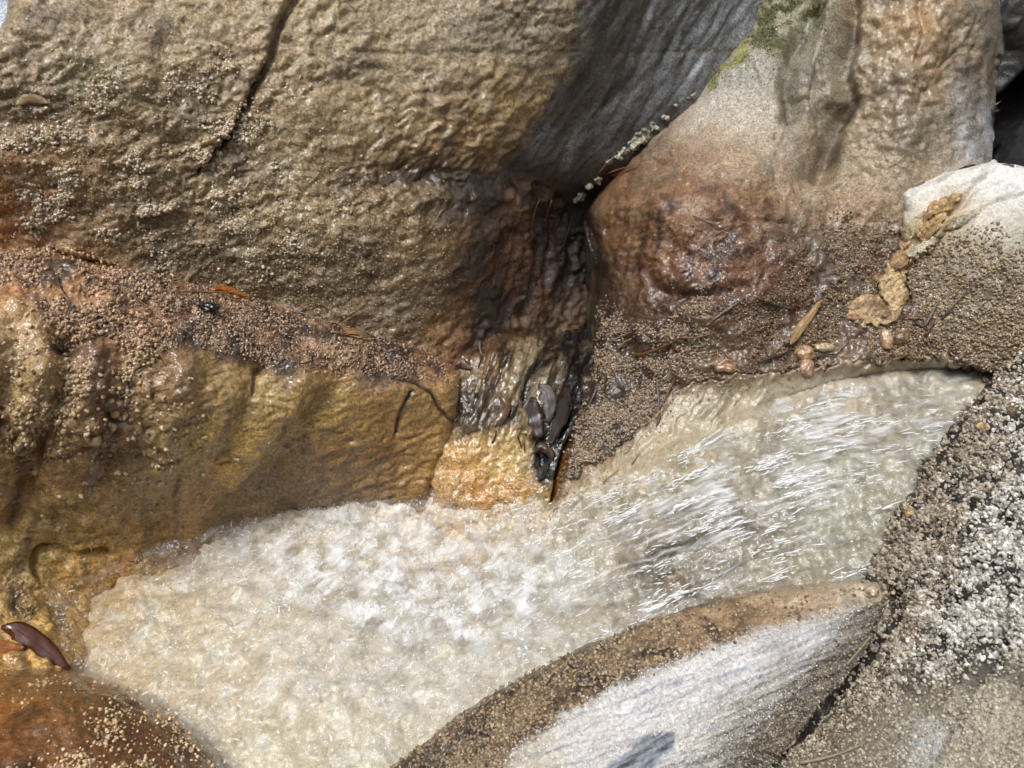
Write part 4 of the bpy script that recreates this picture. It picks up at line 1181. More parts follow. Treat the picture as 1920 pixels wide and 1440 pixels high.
def ridge_relief(P, N, X, Y):
    d, t, sd, _, _ = pdist(X + 5 * fbm(P * 40, 2), Y, CREST)
    face = smooth(-10, 14, d * np.where(sd < 0, 1, -1))
    h = 4 * fbm(P * 13, 3)
    h += (1 - face) * (2.8 * domes(P * 200) + 4.0 * fbm(P * 50, 3))
    h += face * (3.4 * fbm(ani(X, Y, -24, 80, 12, 4), 3) + 1.4 * fbm(P * 180, 2) + 1.0 * domes(P * 330))
    pt = PL(X + 6 * fbm(P * 50, 2), Y + 5 * fbm(P * 60 + 3, 2), [(1130, 1440), (1190, 1395), (1240, 1372), (1272, 1380), (1265, 1400), (1220, 1440), (1180, 1500), (1080, 1520)], 4)
    h -= pt * 2.6
    h -= 5 * G(X, Y, 1236, 1238, 8, 6)
    h += 3 * np.exp(-(d / 14) ** 2)
    return h * mm


def ridge_colour(P, N, X, Y, h):
    d, t, sd, _, _ = pdist(X + 12 * fbm(P * 40, 4), Y + 14 * fbm(P * 70, 3), CREST)
    face = smooth(-14, 16, d * np.where(sd < 0, 1, -1))
    xs, ys = wx(P, X, Y, 16, 26)
    top = CF(xs, ys, [(1600, 1110, 190, 172, 146), (1500, 1130, 178, 152, 120), (1400, 1160, 176, 140, 98), (1300, 1190, 166, 132, 94), (1200, 1230, 140, 112, 80), (1050, 1290, 106, 84, 62), (900, 1370, 92, 74, 56), (800, 1430, 80, 66, 52), (1000, 1370, 146, 114, 74), (1150, 1270, 160, 128, 86)])
    fc = CF(xs, ys, [(1600, 1165, 150, 142, 130), (1620, 1190, 96, 84, 70), (1520, 1200, 210, 210, 214), (1560, 1250, 110, 98, 84), (1480, 1330, 96, 84, 70), (1420, 1420, 90, 78, 64), (1340, 1440, 150, 140, 126), (1400, 1260, 222, 222, 226), (1300, 1290, 224, 222, 222), (1200, 1330, 214, 212, 214), (1100, 1390, 206, 202, 200), (1000, 1430, 196, 184, 166), (1300, 1380, 220, 216, 208), (1430, 1300, 176, 168, 156), (1370, 1380, 168, 158, 142), (1250, 1440, 216, 212, 206)])
    fc = fc * 1.02
    fc = mix(fc, (140, 146, 160), 0.6 * smooth(-0.1, 0.7, fbm(ani(X, Y, -22, 120, 11, 5), 4)))
    fc = mix(fc, (238, 238, 240), 0.6 * smooth(0.1, 0.7, fbm(ani(X, Y, -22, 90, 9, 15), 3)))
    pt = PL(X + 6 * fbm(P * 50, 2), Y + 5 * fbm(P * 60 + 3, 2), [(1130, 1440), (1190, 1395), (1240, 1372), (1272, 1380), (1265, 1400), (1220, 1440), (1180, 1500), (1080, 1520)], 3)
    gp = mix(np.tile([150., 158., 170.], (len(X), 1)), (96, 100, 106), smooth(-0.1, 0.5, fbm(ani(X, Y, -30, 60, 8, 1), 3)))
    fc = fc * (1 - pt)[:, None] + gp * pt[:, None]
    h_ = 0
    top = mix(top, (44, 34, 26), 0.9 * smooth(-0.1, 0.5, fbm(P * 34 + 5, 4)) * smooth(1500, 1250, X))
    top = mix(top, (206, 184, 150), 0.5 * smooth(0.1, 0.6, fbm(P * 50 + 15, 3)) * smooth(1150, 1400, X))
    c = top * (1 - face)[:, None] + fc * face[:, None]
    c = mix(c, (50, 40, 32), 0.8 * G(X, Y, 1236, 1240, 9, 6))
    return c, np.clip(0.1 + 0.35 * (1 - face), 0, 1)


RD_OUT = [(700, 1480), (745, 1432), (800, 1395), (860, 1345), (910, 1310), (980, 1272), (1060, 1232), (1150, 1192), (1240, 1158), (1330, 1128), (1420, 1108), (1500, 1098), (1570, 1092), (1620, 1088), (1648, 1094), (1662, 1115), (1662, 1145), (1640, 1190), (1600, 1245), (1540, 1320), (1470, 1400), (1400, 1480), (1330, 1720), (560, 1720)]
RIDGE = rock('ridge_stone', 'long low foreground stone with white frosted face, brown wet crest and bare grey patch', 'stone', RD_OUT,
             [(1640, 1110, .815), (1500, 1110, .82), (1350, 1140, .815), (1200, 1190, .80), (1000, 1275, .77), (800, 1410, .725), (1600, 1140, .79), (1450, 1180, .775), (1250, 1245, .75), (1060, 1340, .72), (930, 1450, .69),
              (1550, 1230, .765), (1400, 1280, .725), (1200, 1380, .68), (1050, 1470, .665), (1600, 1240, .785), (1480, 1390, .74), (1340, 1400, .69), (1400, 1480, .72), (1200, 1560, .645), (900, 1580, .66)],
             ridge_relief, ridge_colour, M_PALE, curl=[(RD_OUT[:18], 18, 0.03)], thick=0.12, step=2.3)
X, Y = RIDGE['X'], RIDGE['Y']
Pf = RIDGE['P'].astype(np.float32)
d, t, sd, _, _ = pdist(X + 7 * fbm(Pf * 45, 3), Y, CREST)
s = d * np.where(sd < 0, 1, -1)
nodules(RIDGE, smooth(14, -10, s) * (0.2 + smooth(1420, 1250, X)) * (0.25 + smooth(-0.4, 0.4, fbm(Pf * 30 + 2, 3))), 9000, (0.0008, 0.0019), ((92, 72, 52), (190, 164, 126)), thin=0.8, wet=0.4)
nodules(RIDGE, smooth(-14, 14, s) * (0.25 + 1.0 * smooth(60, 140, s) + 0.7 * smooth(40, 5, s)) * (1 - 0.8 * PL(X, Y, [(1700, 1120), (1620, 1150), (1520, 1260), (1400, 1380), (1340, 1500), (1700, 1500)], 30)) * (1 - PL(X, Y, [(1110, 1440), (1190, 1390), (1280, 1365), (1270, 1410), (1180, 1500), (1060, 1520)], 6)), 9500, (0.0004, 0.0009), ((196, 194, 190), (236, 234, 232)), name='frost_grains', thin=0.9, stretch=(1, 2.2), wet=0.05)

# ================================================================== popcorn-crusted boulder, right foreground
F_OUT = [(1930, 640), (1900, 668), (1868, 690), (1845, 720), (1815, 765), (1780, 800), (1750, 845), (1722, 872), (1712, 905), (1690, 935), (1668, 975), (1655, 1015), (1632, 1040), (1608, 1080), (1600, 1105), (1590, 1180), (1540, 1290), (1470, 1380), (1380, 1460), (1300, 1700), (2400, 1700), (2400, 520), (2120, 560)]


def fore_relief(P, N, X, Y):
    low = smooth(1180, 1420, Y + 0.3 * (X - 1700))
    h = 10 * fbm(P * 10, 3) + (1 - low) * (11 * (billow(P * 36, 2) - 0.3) + 5.0 * fbm(P * 80, 2)) + low * (2.5 * fbm(P * 40, 3) + 1.6 * domes(P * 170))
    h += 1.0 * fbm(P * 220, 2)
    h -= 22 * S(X, Y, [(1680, 1130), (1625, 1220), (1560, 1290), (1480, 1380), (1400, 1460)], 17)
    h -= 10 * S(X, Y, [(1910, 1130), (1860, 1260), (1790, 1350), (1740, 1440)], 14)
    h += 10 * G(X, Y, 1850, 1300, 60, 160, 35)
    return h * mm


def fore_colour(P, N, X, Y, h):
    xs, ys = wx(P, X, Y, 26, 22)
    c = CF(xs, ys, [(1880, 720, 78, 66, 50), (1800, 830, 84, 70, 52), (1720, 930, 96, 80, 58), (1680, 1020, 112, 88, 60), (1850, 850, 100, 92, 78), (1900, 950, 126, 122, 112), (1800, 1000, 98, 90, 76), (1750, 1100, 84, 74, 62), (1850, 1100, 96, 92, 82), (1650, 1160, 76, 64, 50), (1700, 1220, 100, 90, 76), (1600, 1280, 74, 60, 48),
                    (1850, 1220, 140, 134, 118), (1750, 1300, 158, 148, 124), (1900, 1350, 184, 174, 152), (1800, 1420, 176, 166, 142), (1650, 1380, 150, 140, 118), (1500, 1430, 120, 106, 86), (1560, 1360, 96, 82, 64), (1740, 1400, 190, 190, 190)])
    c = mix(c, (32, 27, 23), 0.9 * smooth(-0.5, 0.3, -fbm(P * 42 + 3, 3)) * (1 - smooth(1180, 1350, Y)))
    c = mix(c, (190, 150, 96), 0.6 * smooth(0.35, 0.8, fbm(P * 20 + 13, 3)) * (1 - smooth(1100, 1250, Y)))
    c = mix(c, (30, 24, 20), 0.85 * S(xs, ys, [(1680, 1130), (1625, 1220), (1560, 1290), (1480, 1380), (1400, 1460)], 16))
    return c, np.full(len(X), 0.15)


FORE = rock('boulder', 'foreground boulder crusted with black and white popcorn-like mineral knobs at the right edge', 'boulder', F_OUT,
            [(1870, 720, .915), (1920, 690, .91), (1700, 940, .875), (1640, 1060, .85), (1800, 1000, .80), (1900, 850, .825), (1900, 1100, .73), (1700, 1200, .775), (1620, 1230, .79), (1600, 1350, .745), (1900, 1440, .635), (1500, 1440, .725), (1750, 1420, .68), (1780, 860, .87), (2080, 700, .84), (2080, 1100, .67), (2000, 1560, .59), (1400, 1560, .69)],
            fore_relief, fore_colour, M_GREY, curl=[(F_OUT[:15], 26, 0.05)], thick=0.2)
X, Y = FORE['X'], FORE['Y']
Pf = FORE['P'].astype(np.float32)
up = 1 - smooth(1150, 1330, Y + 0.25 * (X - 1700))
cl = 0.12 + smooth(-0.25, 0.45, fbm(Pf * 42 + 3, 3) + 0.4 * noise(Pf * 120))
crev = 1 - 0.9 * S(X, Y, [(1680, 1130), (1625, 1220), (1560, 1290), (1480, 1380), (1400, 1460)], 16)
nodules(RIDGE, PL(RIDGE['X'], RIDGE['Y'], [(1680, 1120), (1620, 1160), (1520, 1270), (1420, 1380), (1360, 1500), (1700, 1500)], 30), 3500, (0.0006, 0.0014), ((90, 76, 60), (186, 172, 150)), thin=0.9, wet=0.1, stretch=(1, 2))
wh = smooth(1720, 1840, X - 0.4 * (1050 - Y) + 60 * fbm(Pf * 12, 2))
nodules(FORE, up * (cl + 0.08) * crev * (1 - wh), 8500, (0.0008, 0.0025), ((92, 78, 62), (200, 186, 164)), thin=0.75, tiers=1, wet=0.25, stretch=(0.9, 1.8))
nodules(FORE, up * (cl + 0.14) * crev * wh, 8500, (0.0008, 0.0026), ((150, 144, 134), (232, 229, 222)), thin=0.75, tiers=1, wet=0.1, stretch=(0.9, 1.8))
nodules(FORE, (1 - up) * (0.15 + cl) * crev, 6500, (0.0009, 0.0017), ((150, 138, 114), (204, 196, 178)), thin=0.9, wet=0.1)
nodules(FORE, S(X, Y, [(1700, 1110), (1690, 1200), (1600, 1300), (1500, 1410)], 60) * crev, 4200, (0.0006, 0.0012), ((120, 104, 82), (184, 168, 144)), thin=0.9, wet=0.1, stretch=(1, 2))

# ================================================================== wet orange boulder, bottom left
def bl_relief(P, N, X, Y):
    return (5 * fbm(P * 12, 3) + 2.6 * fbm(P * 45, 3) + 1.8 * (billow(P * 55) - 0.4) + 0.5 * fbm(P * 160, 2) - 6 * G(X, Y, 190, 1385, 8, 8)) * mm


def bl_colour(P, N, X, Y, h):
    xs, ys = wx(P, X, Y, 20, 26)
    c = CF(xs, ys, [(60, 1265, 122, 92, 52), (200, 1290, 118, 88, 50), (320, 1350, 112, 80, 44), (410, 1420, 100, 70, 40), (100, 1330, 150, 104, 56), (60, 1400, 142, 90, 46), (150, 1400, 130, 80, 42), (230, 1370, 108, 70, 40), (300, 1420, 110, 68, 38), (20, 1430, 120, 66, 34), (30, 1330, 164, 100, 44)])
    c = mix(c, (80, 48, 28), 0.7 * smooth(0.05, 0.6, fbm(P * 24 + 4, 3)))
    c = mix(c, (196, 130, 62), 0.4 * smooth(0.1, 0.7, fbm(P * 18 + 40, 3)))
    return c, np.full(len(X), 0.88)


BL_OUT = [(-330, 1275), (-120, 1248), (0, 1245), (60, 1246), (120, 1252), (180, 1266), (240, 1288), (290, 1318), (340, 1350), (380, 1380), (408, 1408), (424, 1440), (434, 1500), (430, 1720), (-330, 1720)]
BL = rock('boulder', 'rounded wet orange-brown boulder dotted with pale grains in the bottom left corner', 'boulder', BL_OUT,
          [(0, 1255, .80), (200, 1280, .79), (100, 1320, .72), (240, 1390, .715), (400, 1410, .76), (100, 1440, .665), (425, 1460, .745), (300, 1480, .68), (100, 1580, .61), (400, 1590, .70), (-100, 1400, .66), (-100, 1590, .6)],
          bl_relief, bl_colour, M_WET, curl=[(BL_OUT[:13], 26, 0.035)], thick=0.15)
X, Y = BL['X'], BL['Y']
Pf = BL['P'].astype(np.float32)
dn = (G(X, Y, 280, 1400, 110, 70) + 0.5 * G(X, Y, 120, 1440, 110, 50) + 0.35 * G(X, Y, 60, 1290, 120, 30)) * (0.1 + smooth(-0.3, 0.5, fbm(Pf * 30, 3)))
nodules(BL, dn, 1500, (0.0008, 0.0017), ((206, 166, 112), (236, 204, 156)), thin=0.9, wet=0.85, stretch=(0.9, 1.7))

# ================================================================== stones behind; recess ones coloured near-black to stand for its shade
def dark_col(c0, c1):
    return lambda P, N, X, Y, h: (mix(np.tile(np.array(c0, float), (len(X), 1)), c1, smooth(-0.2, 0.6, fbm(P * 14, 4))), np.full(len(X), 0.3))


def rough(a):
    return lambda P, N, X, Y: a * (7 * fbm(P * 12, 4) + 2 * fbm(P * 60, 2)) * mm


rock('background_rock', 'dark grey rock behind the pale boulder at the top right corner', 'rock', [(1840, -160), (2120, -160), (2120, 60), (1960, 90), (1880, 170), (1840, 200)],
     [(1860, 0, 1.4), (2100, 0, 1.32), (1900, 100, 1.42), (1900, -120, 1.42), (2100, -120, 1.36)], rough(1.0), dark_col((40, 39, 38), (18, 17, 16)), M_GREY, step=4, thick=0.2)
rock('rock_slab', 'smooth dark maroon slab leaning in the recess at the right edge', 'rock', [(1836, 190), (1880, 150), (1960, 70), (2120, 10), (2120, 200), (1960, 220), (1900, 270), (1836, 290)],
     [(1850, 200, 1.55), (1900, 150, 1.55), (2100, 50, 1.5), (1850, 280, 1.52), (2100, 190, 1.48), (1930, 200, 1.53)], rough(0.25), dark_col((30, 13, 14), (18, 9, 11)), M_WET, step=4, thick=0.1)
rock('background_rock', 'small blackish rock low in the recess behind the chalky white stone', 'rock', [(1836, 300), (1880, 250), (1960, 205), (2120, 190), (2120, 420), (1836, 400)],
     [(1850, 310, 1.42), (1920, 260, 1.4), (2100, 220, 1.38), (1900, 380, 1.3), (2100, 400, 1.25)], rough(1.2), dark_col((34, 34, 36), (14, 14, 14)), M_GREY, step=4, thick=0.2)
rock('background_rock', 'pale bluish background just visible past the top left corner of the huge boulder', 'rock', [(-260, -300), (160, -300), (160, 160), (-260, 220)],
     [(-200, -200, 1.2), (100, -200, 1.25), (0, 60, 1.15), (-200, 150, 1.1), (120, 120, 1.15)], rough(1.0), dark_col((206, 214, 232), (170, 180, 206)), M_GREY, step=6, thick=0.2)  # added bluish surface standing in for the unknown background here

# ================================================================== crust plates on the white stone (parts)
def grow(poly, k):
    cx = sum(p[0] for p in poly) / len(poly); cy = sum(p[1] for p in poly) / len(poly)
    return [(cx + (x - cx) * k, cy + (y - cy) * k) for x, y in poly]


def jag(poly, k=0.16):
    r = np.random.default_rng(int(poly[0][0] * 7 + poly[0][1]))
    out = []
    for a, b in zip(poly, poly[1:] + poly[:1]):
        L_ = math.hypot(b[0] - a[0], b[1] - a[1])
        n_ = max(2, int(L_ / 4))
        for q in range(n_):
            t = q / n_
            j = 0 if q == 0 else k * L_
            out.append((a[0] + (b[0] - a[0]) * t + r.uniform(-j, j), a[1] + (b[1] - a[1]) * t + r.uniform(-j, j)))
    return out


def plate(poly, rgb, th, parent=None, name='crust_plate', rgb2=None, amp=1.0, label=None, cat=None, wet=0.2, mat=None, step=1.8):
    poly = jag(poly)
    cx = sum(p[0] for p in poly) / len(poly); cy = sum(p[1] for p in poly) / len(poly)
    ctrl = [(x, y, surf(cx + (x - cx) * 0.9, cy + (y - cy) * 0.9) - th) for x, y in poly] + [(cx, cy, surf(cx, cy) - th * 1.5)]
    # a gentle plane through the contact, not every grain below it
    A = np.array([[1, x, y] for x, y, _ in ctrl]); b = np.array([c[2] for c in ctrl])
    co = np.linalg.lstsq(A, b, rcond=None)[0]
    ctrl = [(x, y, 0.3 * z + 0.7 * float(co @ [1, x, y])) for x, y, z in ctrl]
    c2 = rgb2 or tuple(v * 0.6 for v in rgb)
    return rock(name, label, cat, poly, ctrl,
                lambda P, N, X, Y: amp * (2.6 * fbm(P * 60, 3) + 2.4 * fbm(ani(X, Y, -50, 30, 7, cx), 2) + 0.8 * fbm(P * 200, 2)) * mm,
                lambda P, N, X, Y, h: (mix(np.tile(np.array(rgb, float), (len(X), 1)), c2, 0.7 * smooth(-0.1, 0.7, fbm(P * 55 + cx, 4))), np.full(len(X), wet)),
                mat or M_ROCK, step=step, curl=[(poly + [poly[0]], min(3.5, 0.15 * min(max(p[0] for p in poly) - min(p[0] for p in poly), max(p[1] for p in poly) - min(p[1] for p in poly))), th * 1.3)],
                thick=th * 2.5, parent=parent, reg=1e-3)


WO = WHITE['o']
plate([(1806, 362), (1790, 384), (1776, 404), (1790, 420), (1766, 448), (1716, 488), (1700, 502), (1698, 530), (1704, 556), (1694, 578), (1676, 606), (1650, 616), (1610, 612), (1580, 606), (1590, 580), (1622, 556), (1645, 548), (1645, 520), (1662, 500), (1684, 470), (1690, 440), (1716, 408), (1740, 384), (1770, 368)], (206, 174, 128), .0075, WO, 'crust_band', (120, 88, 58), 1.2)
for poly, rgb, th in (
        ([(1686, 430), (1700, 408), (1716, 402), (1722, 420), (1716, 446), (1700, 453), (1688, 446)], (196, 178, 138), .006),
        ([(1716, 440), (1728, 410), (1742, 385), (1768, 370), (1790, 362), (1806, 362), (1800, 378), (1780, 396), (1756, 404), (1742, 412), (1730, 436), (1722, 452)], (206, 164, 104), .007),
        ([(1722, 450), (1740, 416), (1762, 404), (1776, 408), (1762, 430), (1748, 446), (1732, 456)], (196, 156, 100), .005),
        ([(1752, 446), (1766, 420), (1780, 412), (1796, 406), (1790, 424), (1772, 440), (1762, 448)], (190, 168, 120), .004),
        ([(1696, 476), (1712, 460), (1730, 450), (1756, 442), (1764, 450), (1752, 462), (1732, 474), (1712, 486), (1700, 484)], (214, 202, 172), .007),
        ([(1666, 494), (1678, 474), (1694, 466), (1702, 472), (1704, 486), (1712, 488), (1700, 500), (1682, 508), (1668, 504)], (178, 138, 88), .007),
        ([(1690, 462), (1698, 454), (1708, 455), (1704, 464), (1694, 468)], (202, 160, 108), .005),
        ([(1780, 425), (1800, 404), (1830, 395), (1850, 392), (1830, 410), (1806, 424), (1788, 432)], (196, 186, 160), .004)):
    plate(poly, rgb, th * 0.6, WO)
RO = RIGHT['o']
for poly, rgb, th in (
        ([(1648, 552), (1646, 526), (1660, 514), (1684, 510), (1694, 520), (1696, 540), (1702, 556), (1694, 572), (1684, 584), (1676, 594), (1666, 584), (1658, 566)], (222, 188, 136), .006),
        ([(1588, 572), (1606, 558), (1624, 550), (1636, 552), (1622, 566), (1604, 580), (1590, 582)], (216, 178, 128), .004),
        ([(1584, 592), (1606, 588), (1618, 596), (1606, 604), (1590, 602)], (200, 150, 104), .003),
        ([(1632, 522), (1640, 516), (1650, 520), (1644, 528)], (190, 140, 86), .003)):
    plate(poly, rgb, th * 0.6, RO, label=None)

# pale lichen-like crust along the crevice
for poly, lab in (
        ([(1262, 196), (1276, 184), (1292, 176), (1302, 174), (1303, 182), (1292, 186), (1278, 192), (1266, 199)], 'small pale crust flake at the upper end of the crevice edge'),
        ([(1240, 218), (1246, 212), (1256, 218), (1254, 228), (1244, 226)], 'knobby pale crust lump second from the crevice top'),
        ([(1216, 234), (1228, 228), (1238, 232), (1232, 244), (1220, 246)], 'crumbly grey-green crust lump in the crevice'),
        ([(1184, 262), (1196, 250), (1206, 242), (1216, 246), (1216, 262), (1208, 272), (1200, 266), (1196, 280), (1184, 284), (1178, 274)], 'largest branching pale crust clump in the crevice'),
        ([(1136, 302), (1150, 294), (1162, 284), (1174, 278), (1182, 284), (1170, 292), (1156, 298), (1142, 307)], 'elongated white crust strip below the largest clump'),
        ([(1112, 334), (1120, 328), (1128, 332), (1126, 342), (1114, 346)], 'small pale crust knob low in the crevice'),
        ([(1092, 352), (1106, 343), (1112, 350), (1100, 360)], 'lowest pale crust flake at the crevice foot'),
        ([(1076, 372), (1090, 360), (1098, 366), (1090, 378), (1078, 382)], 'flat greyish crust chip beside the bulge')):
    R = plate(jag(grow(poly, 1.1), 0.3), (196, 190, 168), .005, None, 'crust_lump', (110, 102, 78), 2.2, lab, 'mineral crust', 0.1, M_GREY, 1.5)
    R['o']['group'] = 'pale crust lumps along the crevice'


# ================================================================== litter
def tube(pts, rads, seg=5):
    pts = np.array(pts, float); n = len(pts)
    T = np.gradient(pts, axis=0); T /= np.linalg.norm(T, axis=1)[:, None]
    A = np.cross(T, FWD); A /= np.linalg.norm(A, axis=1)[:, None]
    B = np.cross(T, A)
    a = np.arange(seg) * 2 * math.pi / seg
    V = pts[:, None] + np.array(rads)[:, None, None] * (np.cos(a)[None, :, None] * A[:, None] + np.sin(a)[None, :, None] * B[:, None])
    V = V.reshape(-1, 3)
    F = [(i * seg + k, i * seg + (k + 1) % seg, (i + 1) * seg + (k + 1) % seg, (i + 1) * seg + k) for i in range(n - 1) for k in range(seg)]
    V = np.vstack([V, pts[0], pts[-1]])
    F3 = [(k, len(V) - 2, (k + 1) % seg) for k in range(seg)] + [((n - 1) * seg + (k + 1) % seg, len(V) - 1, (n - 1) * seg + k) for k in range(seg)]
    return V, np.array(F), np.array(F3)


LM = {}


def litter_mat(rgb, rough=0.35):
    k = (tuple(rgb), rough)
    if k not in LM:
        LM[k] = plain_mat('litter_%d' % len(LM), rgb, rough)
    return LM[k]


def lay(px, lift=0.0016):
    """points of a stiff thing resting on what lies below it"""
    px = np.array(px, float)
    d = np.array([surf(x, y) for x, y in px])
    t = np.linspace(0, 1, len(px))
    line = np.polyval(np.polyfit(t, d, 1), t)
    line = line - max(0, np.percentile(line - d, 85)) - lift
    return unproj(px[:, 0], px[:, 1], line)


def stick(x0, y0, x1, y1, wpx, rgb, label, cat='pine needle', group=None, bend=0.0, name=None, taper=0.35, rough=0.35):
    t = np.linspace(0, 1, 7)
    nx, ny = -(y1 - y0), (x1 - x0)
    px = np.stack([x0 + (x1 - x0) * t + nx * bend * 4 * t * (1 - t), y0 + (y1 - y0) * t + ny * bend * 4 * t * (1 - t)], 1)
    P = lay(px)
    d = float(np.mean((P - CAM) @ FWD))
    r = 0.65 * wpx * d / FPX
    V, f4, f3 = tube(P, r * (1 - (1 - taper) * t ** 2))
    loc = P[0]
    me = new_mesh(name or cat.replace(' ', '_'), V - loc, f4, f3)
    return link(name or cat.replace(' ', '_'), me, litter_mat(rgb, rough), None, loc, label, cat, group)


def leaf(pts, wpx, rgb, label, cup=0.25, th=0.0005, rib=True, rough=0.25, name='leaf', lift=0.002, tip=None):
    """pts: midline pixels; wpx: half width; a curved blade with thickness and a midrib"""
    n, m = 16, 7
    pts = np.array(pts, float)
    tt = np.linspace(0, 1, n)
    k = np.linspace(0, 1, len(pts))
    px = np.stack([np.interp(tt, k, pts[:, 0]), np.interp(tt, k, pts[:, 1])], 1)
    mid = lay(px, lift)
    T = np.gradient(mid, axis=0); T /= np.linalg.norm(T, axis=1)[:, None]
    toC = CAM - mid; toC /= np.linalg.norm(toC, axis=1)[:, None]
    A = np.cross(T, toC); A /= np.linalg.norm(A, axis=1)[:, None]
    Nn = np.cross(A, T)
    d = float(np.mean((mid - CAM) @ FWD))
    prof = np.sin(np.pi * np.clip(tt * 0.95 + 0.04, 0, 1)) ** 0.85 * (1 + 0.22 * fbm(np.stack([tt * 7, tt * 0 + pts[0, 0], tt * 0], 1), 2))
    u = np.linspace(-1, 1, m)
    wdt = wpx * d / FPX * prof
    top = mid[:, None] + A[:, None] * (u[None, :, None] * wdt[:, None, None]) - Nn[:, None] * (cup * (u[None, :, None] ** 2) * wdt[:, None, None]) * 1.0
    wr = fbm(top.reshape(-1, 3).astype(np.float32) * 130, 2).reshape(n, m, 1)
    top = top + Nn[:, None] * (0.0016 * wr) + A[:, None] * (0.0009 * wr)
    bot = top - Nn[:, None] * th
    V = np.concatenate([top.reshape(-1, 3), bot.reshape(-1, 3)])
    o = n * m
    F = []
    for i in range(n - 1):
        for j in range(m - 1):
            a, b, c, e = i * m + j, i * m + j + 1, (i + 1) * m + j + 1, (i + 1) * m + j
            F += [(a, b, c, e), (o + a, o + e, o + c, o + b)]
        a, e = i * m, (i + 1) * m
        F.append((a, e, o + e, o + a))
        a, e = i * m + m - 1, (i + 1) * m + m - 1
        F.append((e, a, o + a, o + e))
    for j in range(m - 1):
        F.append((j + 1, j, o + j, o + j + 1))
        q = (n - 1) * m
        F.append((q + j, q + j + 1, o + q + j + 1, o + q + j))
    loc = mid[n // 2]
    me = new_mesh(name, V - loc, np.array(F))
    ob = link(name, me, litter_mat(rgb, rough), None, loc, label, 'leaf')
    if rib:
        rv, r4, r3 = tube(mid + Nn * 0.0003, np.linspace(0.0007, 0.0002, n), 5)
        link('midrib', new_mesh('midrib', rv - loc, r4, r3), litter_mat(tuple(min(255, v * 1.25) for v in rgb), rough), ob)
    return ob


leaf([(2, 1176), (30, 1180), (62, 1202), (96, 1228), (132, 1254)], 21, (84, 40, 22), 'glossy dark brown curled leaf lying against the wet orange boulder', cup=0.18, rough=0.18, lift=0.003)
leaf([(-40, 1208), (-10, 1212), (20, 1216), (46, 1214)], 13, (176, 106, 52), 'wet tan leaf tucked under the glossy dark brown leaf', cup=0.3, rough=0.15, lift=0.002)
bl = leaf([(1540, 562), (1522, 588), (1502, 614), (1490, 632), (1482, 646)], 9, (146, 116, 66), 'pale straw-coloured pointed leaf on the brown grains above the cream bank', cup=0.2, rough=0.35, lift=0.004)
leaf([(398, 545), (412, 540), (428, 546), (446, 552), (470, 556)], 9, (168, 98, 34), 'small spotted orange leaf on the grainy ledge top', cup=0.3, lift=0.004)
leaf([(1000, 745), (994, 775), (1000, 800), (1016, 820)], 25, (48, 34, 32), 'round dark purplish dead leaf in the middle runnel', cup=0.05, rough=0.3, lift=0.006)
leaf([(1064, 722), (1058, 752), (1046, 790), (1030, 835)], 17, (46, 31, 24), 'long dark brown dead leaf beside the crevice in the runnel', cup=0.08, rough=0.2, lift=0.006)
leaf([(1010, 722), (1024, 735), (1030, 760), (1028, 795)], 18, (62, 50, 36), 'translucent grey rotting leaf between the two dark runnel leaves', cup=0.08, rough=0.4, lift=0.004)
leaf([(935, 740), (950, 760), (940, 785), (925, 800)], 10, (104, 82, 58), 'greyish-brown wet leaf scrap on the upper flowstone', cup=0.3, rough=0.12, lift=0.003)
leaf([(1000, 850), (1014, 838), (1032, 848), (1036, 862)], 10, (74, 56, 42), 'folded brown leaf scrap low in the dark slime', cup=0.5, rough=0.15, lift=0.004)
leaf([(1010, 900), (1020, 880), (1028, 868)], 9, (58, 58, 50), 'dark greenish leaf scrap at the water edge of the runnel', cup=0.3, rough=0.12, lift=0.003)
leaf([(30, 198), (48, 186), (70, 186), (92, 193)], 9, (150, 120, 82), 'thin curled tan flake standing off the huge boulder near the left edge', cup=0.4, rough=0.5, rib=False, lift=0.004)
leaf([(850, 686), (866, 680), (884, 692)], 9, (98, 66, 46), 'crumpled brown leaf scrap wedged at the end of the ledge', cup=0.5, rough=0.4, lift=0.003)

